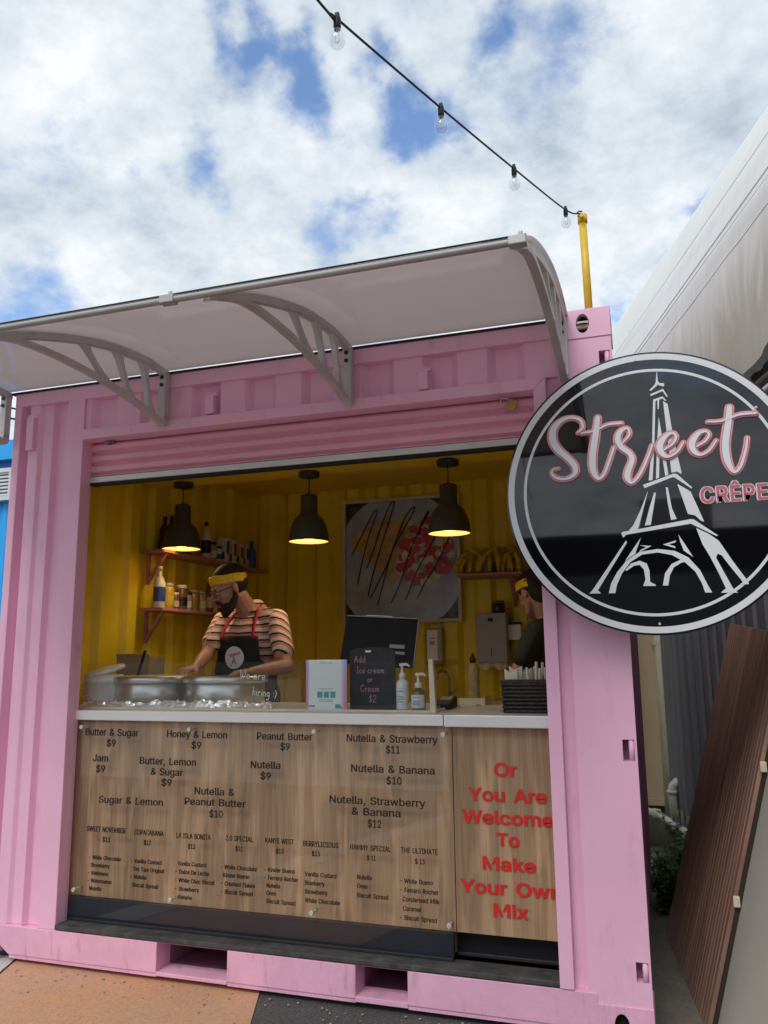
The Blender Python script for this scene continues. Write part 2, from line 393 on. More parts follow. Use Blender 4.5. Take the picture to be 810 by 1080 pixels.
# text as flat mesh facing the street (-Y)
GLYPHS = {"A":[479,[[16,0],[201,509],[276,509],[463,0],[395,0],[287,302],[276,334],[264,372],[250,420],[232,478],[245,478],[228,419],[213,371],[201,333],[191,302],[85,0]],[[110,142],[110,199],[370,199],[370,142]]],"B":[456,[[60,0],[60,509],[241,509],[289,504],[329,491],[359,469],[381,442],[394,410],[398,374],[395,344],[387,320],[373,301],[356,286],[336,275],[315,267],[315,262],[339,257],[363,245],[385,227],[402,203],[414,173],[418,136],[413,100],[400,67],[377,39],[344,18],[301,4],[247,0]],[[125,57],[245,57],[296,63],[330,80],[349,105],[355,137],[352,161],[342,184],[327,203],[306,218],[279,228],[248,231],[125,231]],[[125,285],[238,285],[265,288],[288,296],[308,309],[323,326],[333,348],[336,372],[330,403],[313,429],[283,446],[240,452],[125,452]]],"C":[510,[[267,-7],[225,-3],[186,7],[150,25],[119,49],[92,79],[70,115],[53,157],[44,203],[40,254],[44,305],[53,352],[70,393],[92,429],[119,459],[150,484],[186,501],[225,512],[267,516],[305,513],[340,504],[373,490],[402,471],[427,447],[448,418],[463,385],[473,348],[408,348],[401,373],[389,395],[375,413],[357,428],[337,440],[315,449],[292,454],[267,456],[223,450],[184,432],[150,403],[125,364],[109,314],[103,254],[109,194],[125,145],[151,105],[184,76],[223,59],[267,53],[292,55],[315,60],[337,69],[357,81],[375,96],[389,114],[401,136],[408,160],[473,160],[463,124],[448,91],[428,62],[402,38],[373,19],[341,5],[305,-4]]],"D":[502,[[219,0],[96,0],[96,57],[215,57],[272,63],[318,81],[354,110],[379,149],[394,198],[399,255],[394,312],[379,361],[354,399],[320,428],[275,446],[221,452],[93,452],[93,509],[225,509],[273,505],[315,495],[353,478],[399,441],[433,391],[449,351],[458,306],[462,255],[458,205],[449,159],[433,119],[411,83],[384,54],[351,31],[312,14],[268,3]],[[125,509],[125,0],[60,0],[60,509]]],"E":[418,[[60,0],[60,509],[372,509],[372,452],[125,452],[125,286],[355,286],[355,229],[125,229],[125,57],[375,57],[375,0]]],"F":[410,[[60,0],[60,509],[369,509],[369,452],[125,452],[125,278],[346,278],[346,221],[125,221],[125,0]]],"G":[520,[[269,-7],[225,-3],[185,7],[149,25],[118,49],[91,79],[69,116],[53,157],[43,203],[40,254],[43,305],[53,352],[69,393],[91,429],[117,459],[149,484],[184,501],[223,512],[265,516],[304,513],[340,504],[374,489],[403,469],[429,445],[449,416],[465,384],[474,349],[408,349],[399,372],[387,393],[373,411],[356,427],[337,439],[315,448],[291,454],[265,456],[222,450],[183,432],[150,404],[125,364],[109,314],[103,254],[109,194],[125,145],[151,105],[184,76],[224,59],[269,53],[309,57],[345,71],[374,93],[396,123],[410,160],[415,202],[434,199],[283,199],[283,256],[478,256],[478,200],[471,141],[451,91],[419,50],[377,19],[326,0]]],"H":[517,[[60,0],[60,509],[125,509],[125,289],[392,289],[392,509],[457,509],[457,0],[392,0],[392,232],[125,232],[125,0]]],"I":[300,[[31,0],[31,57],[118,57],[118,452],[31,452],[31,509],[269,509],[269,452],[183,452],[183,57],[269,57],[269,0]]],"J":[396,[[185,-7],[124,3],[75,33],[52,63],[38,100],[33,145],[33,173],[98,173],[98,145],[104,104],[122,74],[149,56],[185,50],[220,56],[248,74],[266,104],[272,145],[272,509],[336,509],[336,145],[332,100],[318,63],[294,33],[246,3]]],"K":[467,[[104,145],[104,216],[122,239],[139,261],[157,282],[174,303],[193,324],[212,344],[364,509],[448,509],[231,276],[228,276]],[[60,0],[60,509],[125,509],[125,334],[124,225],[125,193],[125,0]],[[372,0],[188,259],[228,309],[449,0]]],"L":[393,[[60,0],[60,509],[125,509],[125,57],[361,57],[361,0]]],"M":[628,[[60,0],[60,509],[152,509],[277,187],[287,159],[299,123],[311,84],[322,49],[307,49],[318,83],[330,121],[342,158],[352,187],[476,509],[568,509],[568,0],[504,0],[504,291],[504,327],[505,369],[506,413],[507,457],[513,457],[505,433],[498,409],[482,363],[467,322],[456,291],[342,0],[286,0],[170,291],[159,321],[145,361],[129,408],[112,457],[119,457],[120,416],[121,372],[122,328],[122,291],[122,0]]],"N":[523,[[60,0],[60,509],[136,509],[343,183],[352,169],[363,151],[375,130],[388,107],[401,82],[414,55],[405,54],[402,81],[401,108],[400,134],[399,157],[399,195],[399,509],[463,509],[463,0],[387,0],[202,290],[177,331],[164,354],[148,381],[108,452],[119,454],[122,384],[124,328],[125,291],[125,0]]],"O":[533,[[267,-7],[225,-3],[186,7],[150,25],[119,49],[92,79],[70,115],[53,157],[44,203],[40,254],[44,305],[53,352],[70,393],[92,429],[119,459],[150,484],[186,501],[225,512],[267,516],[309,512],[348,501],[384,484],[415,459],[442,429],[464,393],[480,352],[490,305],[493,254],[490,203],[480,157],[464,115],[442,79],[415,49],[384,25],[348,7],[309,-3]],[[267,53],[310,59],[349,76],[383,105],[408,144],[425,194],[430,254],[425,314],[408,365],[383,404],[349,433],[310,450],[267,456],[223,450],[184,433],[151,404],[125,364],[109,314],[103,254],[109,194],[125,144],[151,105],[184,76],[223,59]]],"P":[444,[[60,0],[60,509],[235,509],[289,503],[332,487],[366,462],[390,430],[404,391],[409,348],[404,304],[390,265],[366,233],[332,207],[289,191],[235,186],[109,186],[109,242],[233,242],[269,246],[297,256],[318,272],[333,294],[342,319],[344,348],[342,376],[333,402],[318,423],[297,439],[268,449],[232,452],[125,452],[125,0]]],"R":[449,[[60,0],[60,509],[236,509],[290,504],[333,489],[367,465],[390,433],[405,395],[409,352],[405,309],[390,271],[367,240],[333,217],[289,203],[236,198],[96,198],[96,255],[234,255],[269,258],[298,267],[319,281],[334,300],[342,324],[345,352],[342,380],[334,405],[319,425],[298,440],[269,449],[233,452],[125,452],[125,0]],[[353,0],[230,229],[303,229],[428,0]]],"S":[446,[[224,-9],[172,-4],[128,9],[91,31],[64,60],[46,96],[38,137],[104,137],[110,110],[123,88],[142,71],[166,59],[194,52],[224,49],[257,52],[286,60],[311,74],[329,92],[341,114],[346,139],[342,161],[332,179],[316,193],[296,205],[272,214],[245,222],[184,239],[128,260],[86,289],[60,326],[52,372],[58,413],[75,448],[102,476],[138,498],[180,511],[227,516],[275,511],[316,498],[351,476],[377,449],[394,415],[401,378],[337,378],[326,412],[302,437],[267,453],[225,459],[194,456],[167,448],[145,435],[129,418],[118,398],[115,376],[119,352],[131,334],[148,319],[169,308],[191,300],[212,293],[264,279],[287,272],[312,264],[336,252],[359,238],[379,220],[395,198],[405,171],[408,139],[403,99],[386,64],[360,34],[323,11],[278,-4]]],"T":[448,[[32,452],[32,509],[417,509],[417,452],[257,452],[257,0],[193,0],[193,452]]],"U":[517,[[259,-8],[203,-2],[154,15],[114,43],[85,80],[66,124],[60,173],[60,509],[124,509],[124,178],[128,144],[141,113],[160,87],[187,68],[220,56],[259,52],[298,56],[331,68],[357,87],[377,113],[389,144],[393,178],[393,509],[457,509],[457,173],[451,124],[433,80],[403,43],[363,15],[315,-2]]],"V":[479,[[204,0],[16,509],[84,509],[192,206],[203,176],[215,137],[230,89],[248,31],[235,31],[252,90],[267,138],[279,176],[290,206],[395,509],[463,509],[278,0]]],"W":[686,[[155,0],[16,509],[82,509],[163,196],[170,171],[175,145],[187,94],[192,67],[197,40],[189,40],[194,67],[200,94],[205,120],[211,145],[224,196],[306,509],[380,509],[462,196],[468,171],[474,145],[486,94],[492,67],[497,40],[488,40],[493,67],[499,94],[504,120],[510,145],[523,196],[603,509],[670,509],[530,0],[455,0],[368,323],[359,356],[351,391],[344,431],[336,475],[350,475],[342,433],[335,395],[327,359],[318,323],[230,0]]],"Y":[472,[[203,0],[203,208],[16,509],[91,509],[192,344],[208,318],[222,292],[236,264],[250,230],[224,230],[237,265],[251,293],[265,318],[280,344],[381,509],[455,509],[268,208],[268,0]]],"a":[389,[[160,-9],[126,-5],[94,5],[68,22],[48,45],[35,73],[30,108],[34,138],[43,161],[58,179],[78,193],[100,203],[125,211],[152,216],[178,220],[234,227],[252,230],[265,235],[273,243],[276,255],[276,257],[273,279],[267,297],[256,311],[240,322],[220,329],[196,331],[171,329],[149,322],[132,313],[118,301],[107,288],[100,274],[41,291],[57,322],[79,346],[104,364],[133,375],[163,382],[194,384],[215,383],[239,379],[263,372],[286,360],[306,343],[322,320],[333,290],[337,251],[337,0],[277,0],[277,52],[272,52],[264,38],[252,25],[236,12],[215,1],[190,-6]],[[170,45],[202,49],[228,59],[248,74],[263,93],[272,115],[276,138],[276,190],[270,186],[259,182],[246,179],[231,176],[200,171],[175,168],[154,164],[134,159],[117,150],[103,139],[95,124],[92,105],[94,87],[102,72],[114,61],[130,52],[149,47]]],"b":[424,[[229,-8],[198,-5],[172,4],[153,17],[138,31],[127,46],[118,59],[112,59],[112,0],[53,0],[53,509],[114,509],[114,319],[118,319],[127,331],[137,346],[152,360],[171,373],[197,381],[229,384],[274,378],[313,361],[345,332],[370,293],[385,245],[390,189],[385,133],[370,84],[346,45],[313,16],[274,-2]],[[220,47],[253,51],[279,66],[301,88],[316,117],[325,151],[328,189],[325,227],[316,261],[301,290],[280,311],[253,325],[220,330],[188,325],[161,312],[140,291],[125,263],[116,229],[113,189],[116,150],[125,115],[140,86],[162,65],[188,51]]],"c":[396,[[207,-8],[159,-2],[117,16],[82,46],[56,85],[40,133],[34,187],[40,243],[56,291],[82,330],[117,360],[159,378],[207,384],[234,383],[260,377],[284,368],[305,356],[324,341],[340,322],[353,301],[362,277],[303,262],[298,276],[290,289],[281,301],[270,311],[257,319],[242,325],[226,329],[207,330],[173,325],[145,310],[124,287],[108,258],[99,224],[96,187],[99,151],[108,117],[124,89],[145,66],[173,51],[207,46],[226,48],[243,52],[258,58],[271,66],[282,76],[292,89],[299,102],[304,117],[363,102],[354,78],[341,56],[325,37],[306,21],[285,9],[261,-1],[235,-6]]],"d":[424,[[195,-8],[151,-2],[111,16],[79,45],[55,84],[39,133],[34,189],[39,245],[55,293],[79,332],[112,361],[151,378],[196,384],[228,381],[253,373],[272,360],[287,346],[298,331],[306,319],[311,319],[311,509],[372,509],[372,0],[313,0],[313,59],[307,59],[298,46],[287,31],[272,17],[252,4],[227,-5]],[[205,47],[236,51],[263,65],[284,86],[299,115],[309,150],[312,189],[309,229],[300,263],[284,291],[263,312],[237,325],[205,330],[172,325],[145,311],[124,290],[108,261],[99,227],[96,189],[99,151],[109,117],[124,88],[145,66],[172,51]]],"e":[404,[[212,-8],[161,-2],[117,16],[82,46],[56,85],[40,132],[34,187],[39,242],[55,290],[81,329],[115,359],[157,378],[205,384],[236,382],[266,374],[294,361],[319,341],[341,315],[357,282],[368,242],[371,194],[371,169],[75,169],[75,221],[338,221],[310,202],[307,237],[298,269],[283,294],[263,314],[237,326],[205,330],[173,326],[146,313],[125,294],[109,270],[99,241],[96,211],[96,178],[100,139],[110,106],[128,80],[151,61],[179,50],[212,46],[234,48],[254,53],[271,61],[285,73],[297,88],[306,105],[365,91],[353,63],[335,39],[311,19],[283,4],[249,-5]]],"f":[253,[[228,379],[228,327],[6,327],[6,379]],[[81,0],[81,432],[84,461],[96,486],[113,505],[135,519],[161,527],[187,530],[207,529],[222,527],[234,524],[243,521],[227,468],[215,472],[206,473],[195,474],[171,470],[154,460],[145,443],[142,419],[142,0]]],"g":[425,[[207,-151],[168,-148],[134,-140],[105,-127],[82,-110],[64,-91],[51,-69],[101,-41],[110,-53],[122,-66],[136,-78],[154,-88],[178,-95],[207,-97],[249,-92],[282,-75],[304,-47],[311,-6],[311,68],[306,68],[298,56],[287,41],[272,28],[252,16],[227,8],[195,5],[152,10],[113,27],[80,53],[55,90],[39,136],[34,191],[39,246],[55,293],[80,332],[112,361],[152,378],[196,384],[228,382],[253,373],[273,360],[288,346],[299,331],[308,319],[313,319],[313,379],[372,379],[372,-9],[367,-54],[350,-90],[324,-117],[291,-136],[251,-147]],[[205,59],[237,63],[264,75],[285,95],[300,121],[309,154],[312,193],[309,231],[300,264],[285,291],[264,312],[237,325],[205,330],[172,325],[145,312],[124,290],[109,262],[99,229],[96,193],[99,155],[109,123],[124,96],[145,76],[172,63]]],"h":[410,[[114,227],[114,0],[53,0],[53,509],[114,509],[114,287],[102,287],[124,332],[152,362],[187,379],[227,384],[264,380],[295,369],[321,349],[341,321],[353,285],[357,240],[357,0],[296,0],[296,235],[290,275],[273,304],[246,323],[210,329],[184,326],[161,317],[141,303],[126,283],[117,257]]],"i":[166,[[53,0],[53,379],[114,379],[114,0]],[[84,443],[67,446],[54,455],[44,468],[41,483],[44,499],[54,512],[67,521],[84,524],[100,521],[114,512],[123,499],[126,483],[123,468],[114,455],[100,446]]],"j":[166,[[53,379],[114,379],[114,-30],[111,-63],[102,-90],[86,-113],[65,-129],[37,-139],[4,-143],[-10,-143],[-10,-87],[2,-87],[25,-83],[40,-72],[50,-54],[53,-29]],[[83,443],[67,446],[53,455],[44,468],[41,483],[44,499],[53,512],[67,521],[83,524],[100,521],[114,512],[123,499],[126,483],[123,468],[114,455],[100,446]]],"k":[380,[[110,137],[110,212],[121,212],[284,379],[360,379],[184,199],[177,199]],[[53,0],[53,509],[114,509],[114,0]],[[294,0],[148,186],[191,229],[372,0]]],"l":[189,[[139,-2],[101,3],[74,20],[58,47],[53,84],[53,509],[114,509],[114,99],[115,77],[120,62],[130,54],[146,52],[160,53],[170,54],[181,3],[162,-1],[151,-2]]],"m":[610,[[53,0],[53,379],[112,379],[112,295],[108,295],[118,323],[132,346],[151,363],[172,376],[195,384],[219,386],[257,380],[287,361],[309,331],[321,295],[312,295],[322,321],[337,343],[357,361],[381,375],[407,383],[437,386],[468,383],[497,372],[522,354],[541,328],[553,296],[557,255],[557,0],[496,0],[496,254],[490,289],[473,313],[447,326],[419,330],[395,328],[374,320],[358,307],[345,290],[338,270],[335,247],[335,0],[274,0],[274,260],[269,288],[253,311],[229,326],[199,330],[178,328],[158,320],[140,307],[126,289],[117,266],[114,238],[114,0]]],"n":[410,[[114,227],[114,0],[53,0],[53,379],[112,379],[112,287],[102,287],[124,332],[152,362],[187,379],[227,384],[264,380],[295,369],[321,349],[341,321],[353,285],[357,240],[357,0],[296,0],[296,235],[290,275],[273,304],[246,323],[210,329],[184,326],[161,317],[141,303],[126,283],[117,257]]],"o":[415,[[207,-8],[159,-2],[117,16],[82,46],[56,85],[40,133],[34,187],[40,243],[56,291],[82,330],[117,360],[159,378],[207,384],[256,378],[299,360],[333,330],[359,291],[376,243],[381,187],[376,133],[359,85],[333,46],[299,16],[256,-2]],[[207,46],[242,51],[270,66],[292,89],[307,117],[316,151],[319,187],[316,224],[307,258],[292,287],[270,310],[242,325],[207,330],[173,325],[145,310],[124,287],[108,258],[99,224],[96,187],[99,151],[108,117],[124,89],[145,66],[173,51]]],"p":[424,[[53,-143],[53,379],[112,379],[112,319],[118,319],[126,331],[137,346],[152,360],[171,373],[197,381],[229,384],[274,378],[313,361],[345,332],[370,293],[385,245],[390,189],[385,133],[370,84],[346,45],[313,16],[274,-2],[229,-8],[198,-5],[173,4],[153,17],[138,31],[127,46],[118,59],[114,59],[114,-143]],[[220,47],[253,51],[279,66],[301,88],[316,117],[325,151],[328,189],[325,227],[316,261],[301,290],[280,311],[253,325],[220,330],[188,325],[161,312],[140,291],[125,263],[116,229],[113,189],[116,150],[125,115],[140,86],[162,65],[188,51]]],"r":[259,[[53,0],[53,379],[112,379],[112,321],[115,321],[130,347],[152,367],[181,380],[213,385],[229,384],[243,384],[243,322],[230,324],[219,325],[207,326],[182,323],[159,315],[140,301],[126,284],[117,262],[114,237],[114,0]]],"s":[365,[[182,-8],[145,-5],[112,3],[84,18],[62,38],[45,63],[36,94],[94,107],[105,79],[124,60],[150,49],[181,45],[217,50],[244,62],[262,81],[268,103],[265,121],[254,136],[237,147],[212,155],[149,170],[104,186],[72,208],[53,237],[47,274],[51,305],[65,332],[87,354],[115,370],[149,381],[187,384],[223,381],[254,372],[279,358],[299,339],[314,316],[324,290],[268,277],[258,298],[243,316],[219,328],[187,333],[156,329],[131,317],[114,299],[109,277],[112,258],[124,243],[144,232],[172,223],[229,209],[275,194],[306,171],[325,142],[331,107],[326,75],[312,47],[290,24],[260,6],[223,-5]]],"t":[227,[[204,379],[204,327],[6,327],[6,379]],[[65,471],[126,471],[126,98],[128,76],[136,61],[150,53],[170,50],[185,51],[202,54],[213,2],[203,-1],[192,-3],[180,-4],[168,-4],[125,2],[92,21],[72,52],[65,93]]],"u":[410,[[182,-5],[146,-1],[115,11],[89,31],[69,59],[57,95],[53,139],[53,379],[114,379],[114,144],[119,105],[137,75],[164,56],[200,50],[226,53],[249,62],[268,77],[283,97],[293,122],[296,153],[296,379],[357,379],[357,0],[298,0],[298,92],[307,92],[286,47],[257,17],[222,0]]],"v":[389,[[163,0],[17,379],[84,379],[165,155],[177,121],[187,87],[196,53],[206,21],[184,21],[194,53],[203,87],[213,121],[224,155],[305,379],[371,379],[226,0]]],"w":[567,[[138,0],[23,379],[87,379],[133,214],[143,177],[154,137],[165,91],[175,41],[165,41],[175,90],[186,135],[196,176],[206,214],[252,379],[316,379],[362,214],[371,176],[382,136],[392,91],[402,41],[391,41],[402,90],[413,135],[423,176],[434,214],[480,379],[545,379],[429,0],[368,0],[319,172],[305,225],[297,252],[291,280],[277,338],[291,338],[277,280],[263,225],[255,198],[248,172],[199,0]]],"x":[378,[[21,0],[171,218],[171,171],[29,379],[100,379],[147,306],[164,279],[179,253],[193,229],[207,206],[175,206],[190,229],[202,253],[216,279],[233,306],[282,379],[352,379],[209,169],[209,214],[358,0],[287,0],[231,85],[214,112],[200,136],[187,159],[173,182],[205,182],[191,159],[178,136],[165,112],[148,85],[91,0]]],"y":[389,[[47,-139],[61,-86],[71,-87],[88,-90],[104,-89],[118,-84],[130,-74],[141,-58],[151,-36],[163,-1],[17,379],[84,379],[165,155],[177,121],[187,87],[196,53],[206,21],[184,21],[193,53],[202,87],[212,121],[224,155],[305,379],[371,379],[204,-58],[191,-85],[177,-107],[159,-124],[139,-136],[117,-143],[91,-145],[77,-145],[65,-143],[54,-141]]],"z":[380,[[42,0],[42,46],[254,320],[254,323],[48,323],[48,379],[333,379],[333,331],[126,60],[126,56],[339,56],[339,0]]],"0":[453,[[227,-7],[174,1],[130,24],[95,62],[69,113],[57,155],[50,202],[48,254],[50,306],[57,353],[69,395],[95,447],[130,484],[174,508],[227,516],[279,508],[323,484],[358,447],[384,395],[396,353],[403,306],[405,254],[403,202],[396,155],[384,113],[359,62],[323,24],[279,1]],[[227,50],[261,56],[290,74],[313,103],[330,144],[340,194],[344,254],[340,314],[330,365],[313,405],[290,435],[261,453],[227,460],[192,453],[163,435],[140,405],[123,365],[113,314],[109,254],[113,194],[123,144],[140,103],[163,74],[192,56]]],"1":[453,[[76,0],[76,55],[391,55],[391,0]],[[276,509],[276,0],[212,0],[212,448],[209,448],[86,358],[86,427],[198,509]]],"2":[453,[[64,0],[64,47],[234,229],[261,257],[282,282],[299,305],[311,327],[318,348],[320,371],[317,397],[308,419],[293,436],[273,449],[250,457],[224,460],[196,457],[172,447],[153,433],[139,413],[130,390],[127,362],[66,362],[71,405],[86,442],[111,473],[143,496],[182,511],[225,516],[268,511],[306,497],[337,474],[361,445],[376,411],[381,372],[378,345],[371,318],[357,290],[336,259],[306,223],[267,180],[153,60],[153,57],[389,57],[389,0]]],"3":[453,[[218,-7],[173,-3],[133,10],[98,30],[70,57],[52,91],[44,132],[109,132],[115,107],[126,87],[144,71],[165,59],[191,52],[219,50],[248,53],[275,61],[297,74],[315,93],[325,116],[329,145],[326,172],[316,196],[299,217],[275,234],[242,244],[201,248],[157,248],[157,299],[288,448],[288,452],[70,452],[70,509],[372,509],[372,461],[211,278],[211,289],[264,288],[308,276],[344,253],[371,222],[387,186],[393,145],[387,103],[370,66],[344,36],[309,12],[266,-2]]],"4":[453,[[40,105],[40,158],[247,509],[311,509],[109,166],[109,163],[413,163],[413,105]],[[282,0],[282,121],[282,146],[282,318],[343,318],[343,0]]],"5":[453,[[221,-7],[178,-2],[140,11],[108,32],[83,60],[66,93],[60,130],[122,130],[127,108],[138,89],[154,73],[173,60],[196,52],[221,50],[250,53],[276,64],[298,82],[314,104],[324,131],[328,162],[324,193],[314,221],[297,244],[275,262],[248,273],[218,277],[192,275],[167,268],[145,258],[128,246],[67,253],[96,509],[366,509],[366,452],[151,452],[134,301],[136,301],[155,315],[178,325],[203,331],[229,334],[263,330],[294,321],[321,306],[345,285],[364,260],[379,231],[388,199],[391,163],[385,117],[369,76],[343,41],[309,15],[268,-1]]],"6":[453,[[226,-7],[182,-1],[142,15],[109,40],[84,74],[69,115],[64,162],[68,199],[80,239],[102,285],[137,340],[252,509],[322,509],[151,261],[145,261],[154,275],[165,288],[179,299],[196,307],[214,312],[235,314],[278,309],[316,295],[346,271],[370,240],[384,201],[389,157],[384,112],[368,73],[343,39],[310,14],[271,-2]],[[226,48],[254,52],[279,63],[299,79],[314,101],[324,128],[327,157],[324,187],[314,213],[299,235],[279,251],[254,262],[226,265],[198,262],[174,252],[153,235],[138,214],[128,188],[125,158],[128,128],[138,102],[153,79],[174,63],[198,52]]],"7":[453,[[97,0],[323,448],[323,452],[62,452],[62,509],[391,509],[391,449],[165,0]]],"8":[453,[[226,-7],[178,-2],[136,11],[101,33],[74,62],[57,96],[52,135],[55,166],[65,195],[81,220],[101,241],[125,256],[153,265],[153,267],[119,282],[93,308],[76,342],[70,380],[75,417],[90,450],[114,477],[146,498],[184,511],[226,516],[269,511],[306,498],[337,477],[361,450],[377,417],[382,380],[376,342],[359,308],[333,282],[300,267],[300,265],[327,256],[351,241],[372,220],[387,195],[397,166],[401,135],[395,96],[378,62],[352,33],[317,11],[275,-2]],[[226,49],[258,52],[285,60],[307,74],[323,91],[333,113],[337,139],[333,165],[322,189],[305,208],[283,223],[256,232],[226,235],[196,232],[169,223],[147,208],[130,189],[119,165],[115,139],[119,113],[129,91],[145,74],[167,60],[195,52]],[[226,290],[252,292],[274,300],[293,313],[307,330],[316,351],[319,376],[316,399],[308,420],[294,437],[275,449],[252,457],[226,460],[200,457],[177,449],[159,437],[145,420],[136,399],[133,376],[136,351],[145,330],[159,313],[178,300],[201,292]]],"9":[453,[[226,516],[271,510],[310,494],[343,468],[368,434],[384,393],[389,347],[385,309],[373,270],[350,224],[315,168],[200,0],[130,0],[301,248],[307,248],[299,234],[287,221],[273,210],[257,202],[238,196],[218,195],[175,199],[137,214],[106,237],[83,269],[68,307],[64,352],[69,397],[85,436],[110,469],[143,494],[182,510]],[[226,460],[199,457],[174,446],[154,429],[138,407],[129,381],[125,352],[129,322],[138,295],[154,274],[174,257],[199,247],[226,243],[254,247],[279,257],[299,273],[314,295],[324,321],[327,350],[324,381],[314,407],[299,429],[279,446],[254,457]]],"$":[446,[[202,-74],[202,583],[244,583],[244,-74]],[[224,-9],[172,-4],[128,9],[91,31],[64,60],[46,96],[38,137],[104,137],[110,110],[123,88],[142,71],[166,59],[194,52],[224,49],[257,52],[286,60],[311,74],[329,92],[341,114],[346,139],[342,161],[332,179],[316,193],[296,205],[272,214],[245,222],[184,239],[128,260],[86,289],[60,326],[52,372],[58,413],[75,448],[102,476],[138,498],[180,511],[227,516],[275,511],[316,498],[351,476],[377,449],[394,415],[401,378],[337,378],[326,412],[302,437],[267,453],[225,459],[194,456],[167,448],[145,435],[129,418],[118,398],[115,376],[119,352],[131,334],[148,319],[169,308],[191,300],[212,293],[264,279],[287,272],[312,264],[336,252],[359,238],[379,220],[395,198],[405,171],[408,139],[403,99],[386,64],[360,34],[323,11],[278,-4]]],"&":[447,[[197,-7],[150,-2],[110,12],[78,34],[54,62],[39,96],[34,133],[37,163],[47,189],[63,213],[85,235],[111,256],[140,279],[216,335],[226,343],[237,352],[246,363],[255,375],[260,389],[262,405],[258,427],[245,445],[226,457],[201,461],[184,459],[168,453],[155,444],[145,431],[139,416],[137,399],[139,380],[145,363],[155,346],[169,327],[185,307],[204,284],[438,0],[364,0],[171,231],[121,293],[102,319],[87,344],[78,370],[75,398],[79,430],[91,458],[109,481],[134,499],[165,510],[200,513],[235,510],[266,499],[290,482],[308,459],[320,433],[324,404],[322,382],[315,362],[305,342],[291,325],[275,308],[256,293],[154,217],[128,195],[110,174],[100,154],[97,131],[100,108],[109,87],[124,70],[143,57],[166,49],[193,46],[223,50],[251,59],[278,75],[301,95],[321,121],[336,151],[346,186],[349,224],[408,224],[405,180],[397,144],[385,115],[371,92],[357,75],[345,62],[333,47],[305,23],[271,7],[234,-3]]],",":[188,[[38,-119],[68,71],[137,71],[84,-119]]],".":[188,[[95,-4],[78,-1],[63,9],[53,24],[50,41],[53,59],[63,73],[78,83],[95,87],[113,83],[128,73],[138,59],[141,41],[138,24],[128,9],[113,-1]]],"-":[453,[[337,244],[337,188],[114,188],[114,244]]],"Ê":[418,[[60,0],[60,509],[372,509],[372,452],[125,452],[125,286],[355,286],[355,229],[125,229],[125,57],[375,57],[375,0]],[[169,565],[109,565],[109,567],[189,659],[247,659],[327,567],[327,565],[266,565],[218,624]]],"Q":[533,[[245,159],[313,159],[369,85],[384,65],[468,-48],[401,-48],[346,27],[331,46]],[[267,-7],[225,-3],[186,7],[150,25],[119,49],[92,79],[70,115],[53,157],[44,203],[40,254],[44,305],[53,352],[70,393],[92,429],[119,459],[150,484],[186,501],[225,512],[267,516],[309,512],[348,501],[384,484],[415,459],[442,429],[464,393],[480,352],[490,305],[493,254],[490,203],[480,157],[464,115],[442,79],[415,49],[384,25],[348,7],[309,-3]],[[267,53],[310,59],[349,76],[383,105],[408,144],[425,194],[430,254],[425,314],[408,365],[383,404],[349,433],[310,450],[267,456],[223,450],[184,433],[151,404],[125,364],[109,314],[103,254],[109,194],[125,144],[151,105],[184,76],[223,59]]]}
def area2(l): return sum(l[k][0]*l[(k+1) % len(l)][1]-l[(k+1) % len(l)][0]*l[k][1] for k in range(len(l)))
def inside(pt, l):
    c = False; x, y = pt
    for k in range(len(l)):
        (x0, y0), (x1, y1) = l[k], l[(k+1) % len(l)]
        if (y0 > y) != (y1 > y) and x < (x1-x0)*(y-y0)/(y1-y0)+x0: c = not c
    return c
_gc = {}
def glyph_tris(ch):
    """triangles of one letter; overlapping outlines get a small depth step each"""
    if ch in _gc: return _gc[ch]
    loops = GLYPHS[ch][1:]; big = max(loops, key=lambda l: abs(area2(l))); sgn = 1 if area2(big) > 0 else -1
    outs = [l for l in loops if area2(l)*sgn > 0]; hol = [l for l in loops if area2(l)*sgn <= 0]; tris = []
    for i, l in enumerate(outs):
        bm = bmesh.new(); es = []
        for lp_ in [l]+[h for h in hol if inside(h[0], l)]:
            vs = [bm.verts.new((a/1000, b/1000, 0)) for a, b in lp_]; es += [bm.edges.new((vs[k], vs[(k+1) % len(vs)])) for k in range(len(vs))]
        bmesh.ops.triangle_fill(bm, edges=es, use_beauty=True, use_dissolve=False)
        tris += [[(v.co.x, v.co.y, i) for v in f.verts] for f in bm.faces]; bm.free()
    _gc[ch] = tris; return tris
def raw_text(s, bold=0, space=1.0):
    x = 0; vs = []; fs = []
    for n_, ch in enumerate(s):
        if ch == ' ': x += .28*space; continue
        for t in glyph_tris(ch):
            fs.append([len(vs)+k for k in range(3)]); vs += [(x+a, b, (c+3*(n_ % 2))*.1) for a, b, c in t]
        x += GLYPHS[ch][0]/1000*space
    me = bpy.data.meshes.new('t'); me.from_pydata(vs, [], fs); return me
def extent(me):
    xs = [v.co.x for v in me.vertices]; ys = [v.co.y for v in me.vertices]
    return min(xs), max(xs), min(ys), max(ys)
_H = extent(raw_text('H')); CAPH = _H[3]-_H[2]
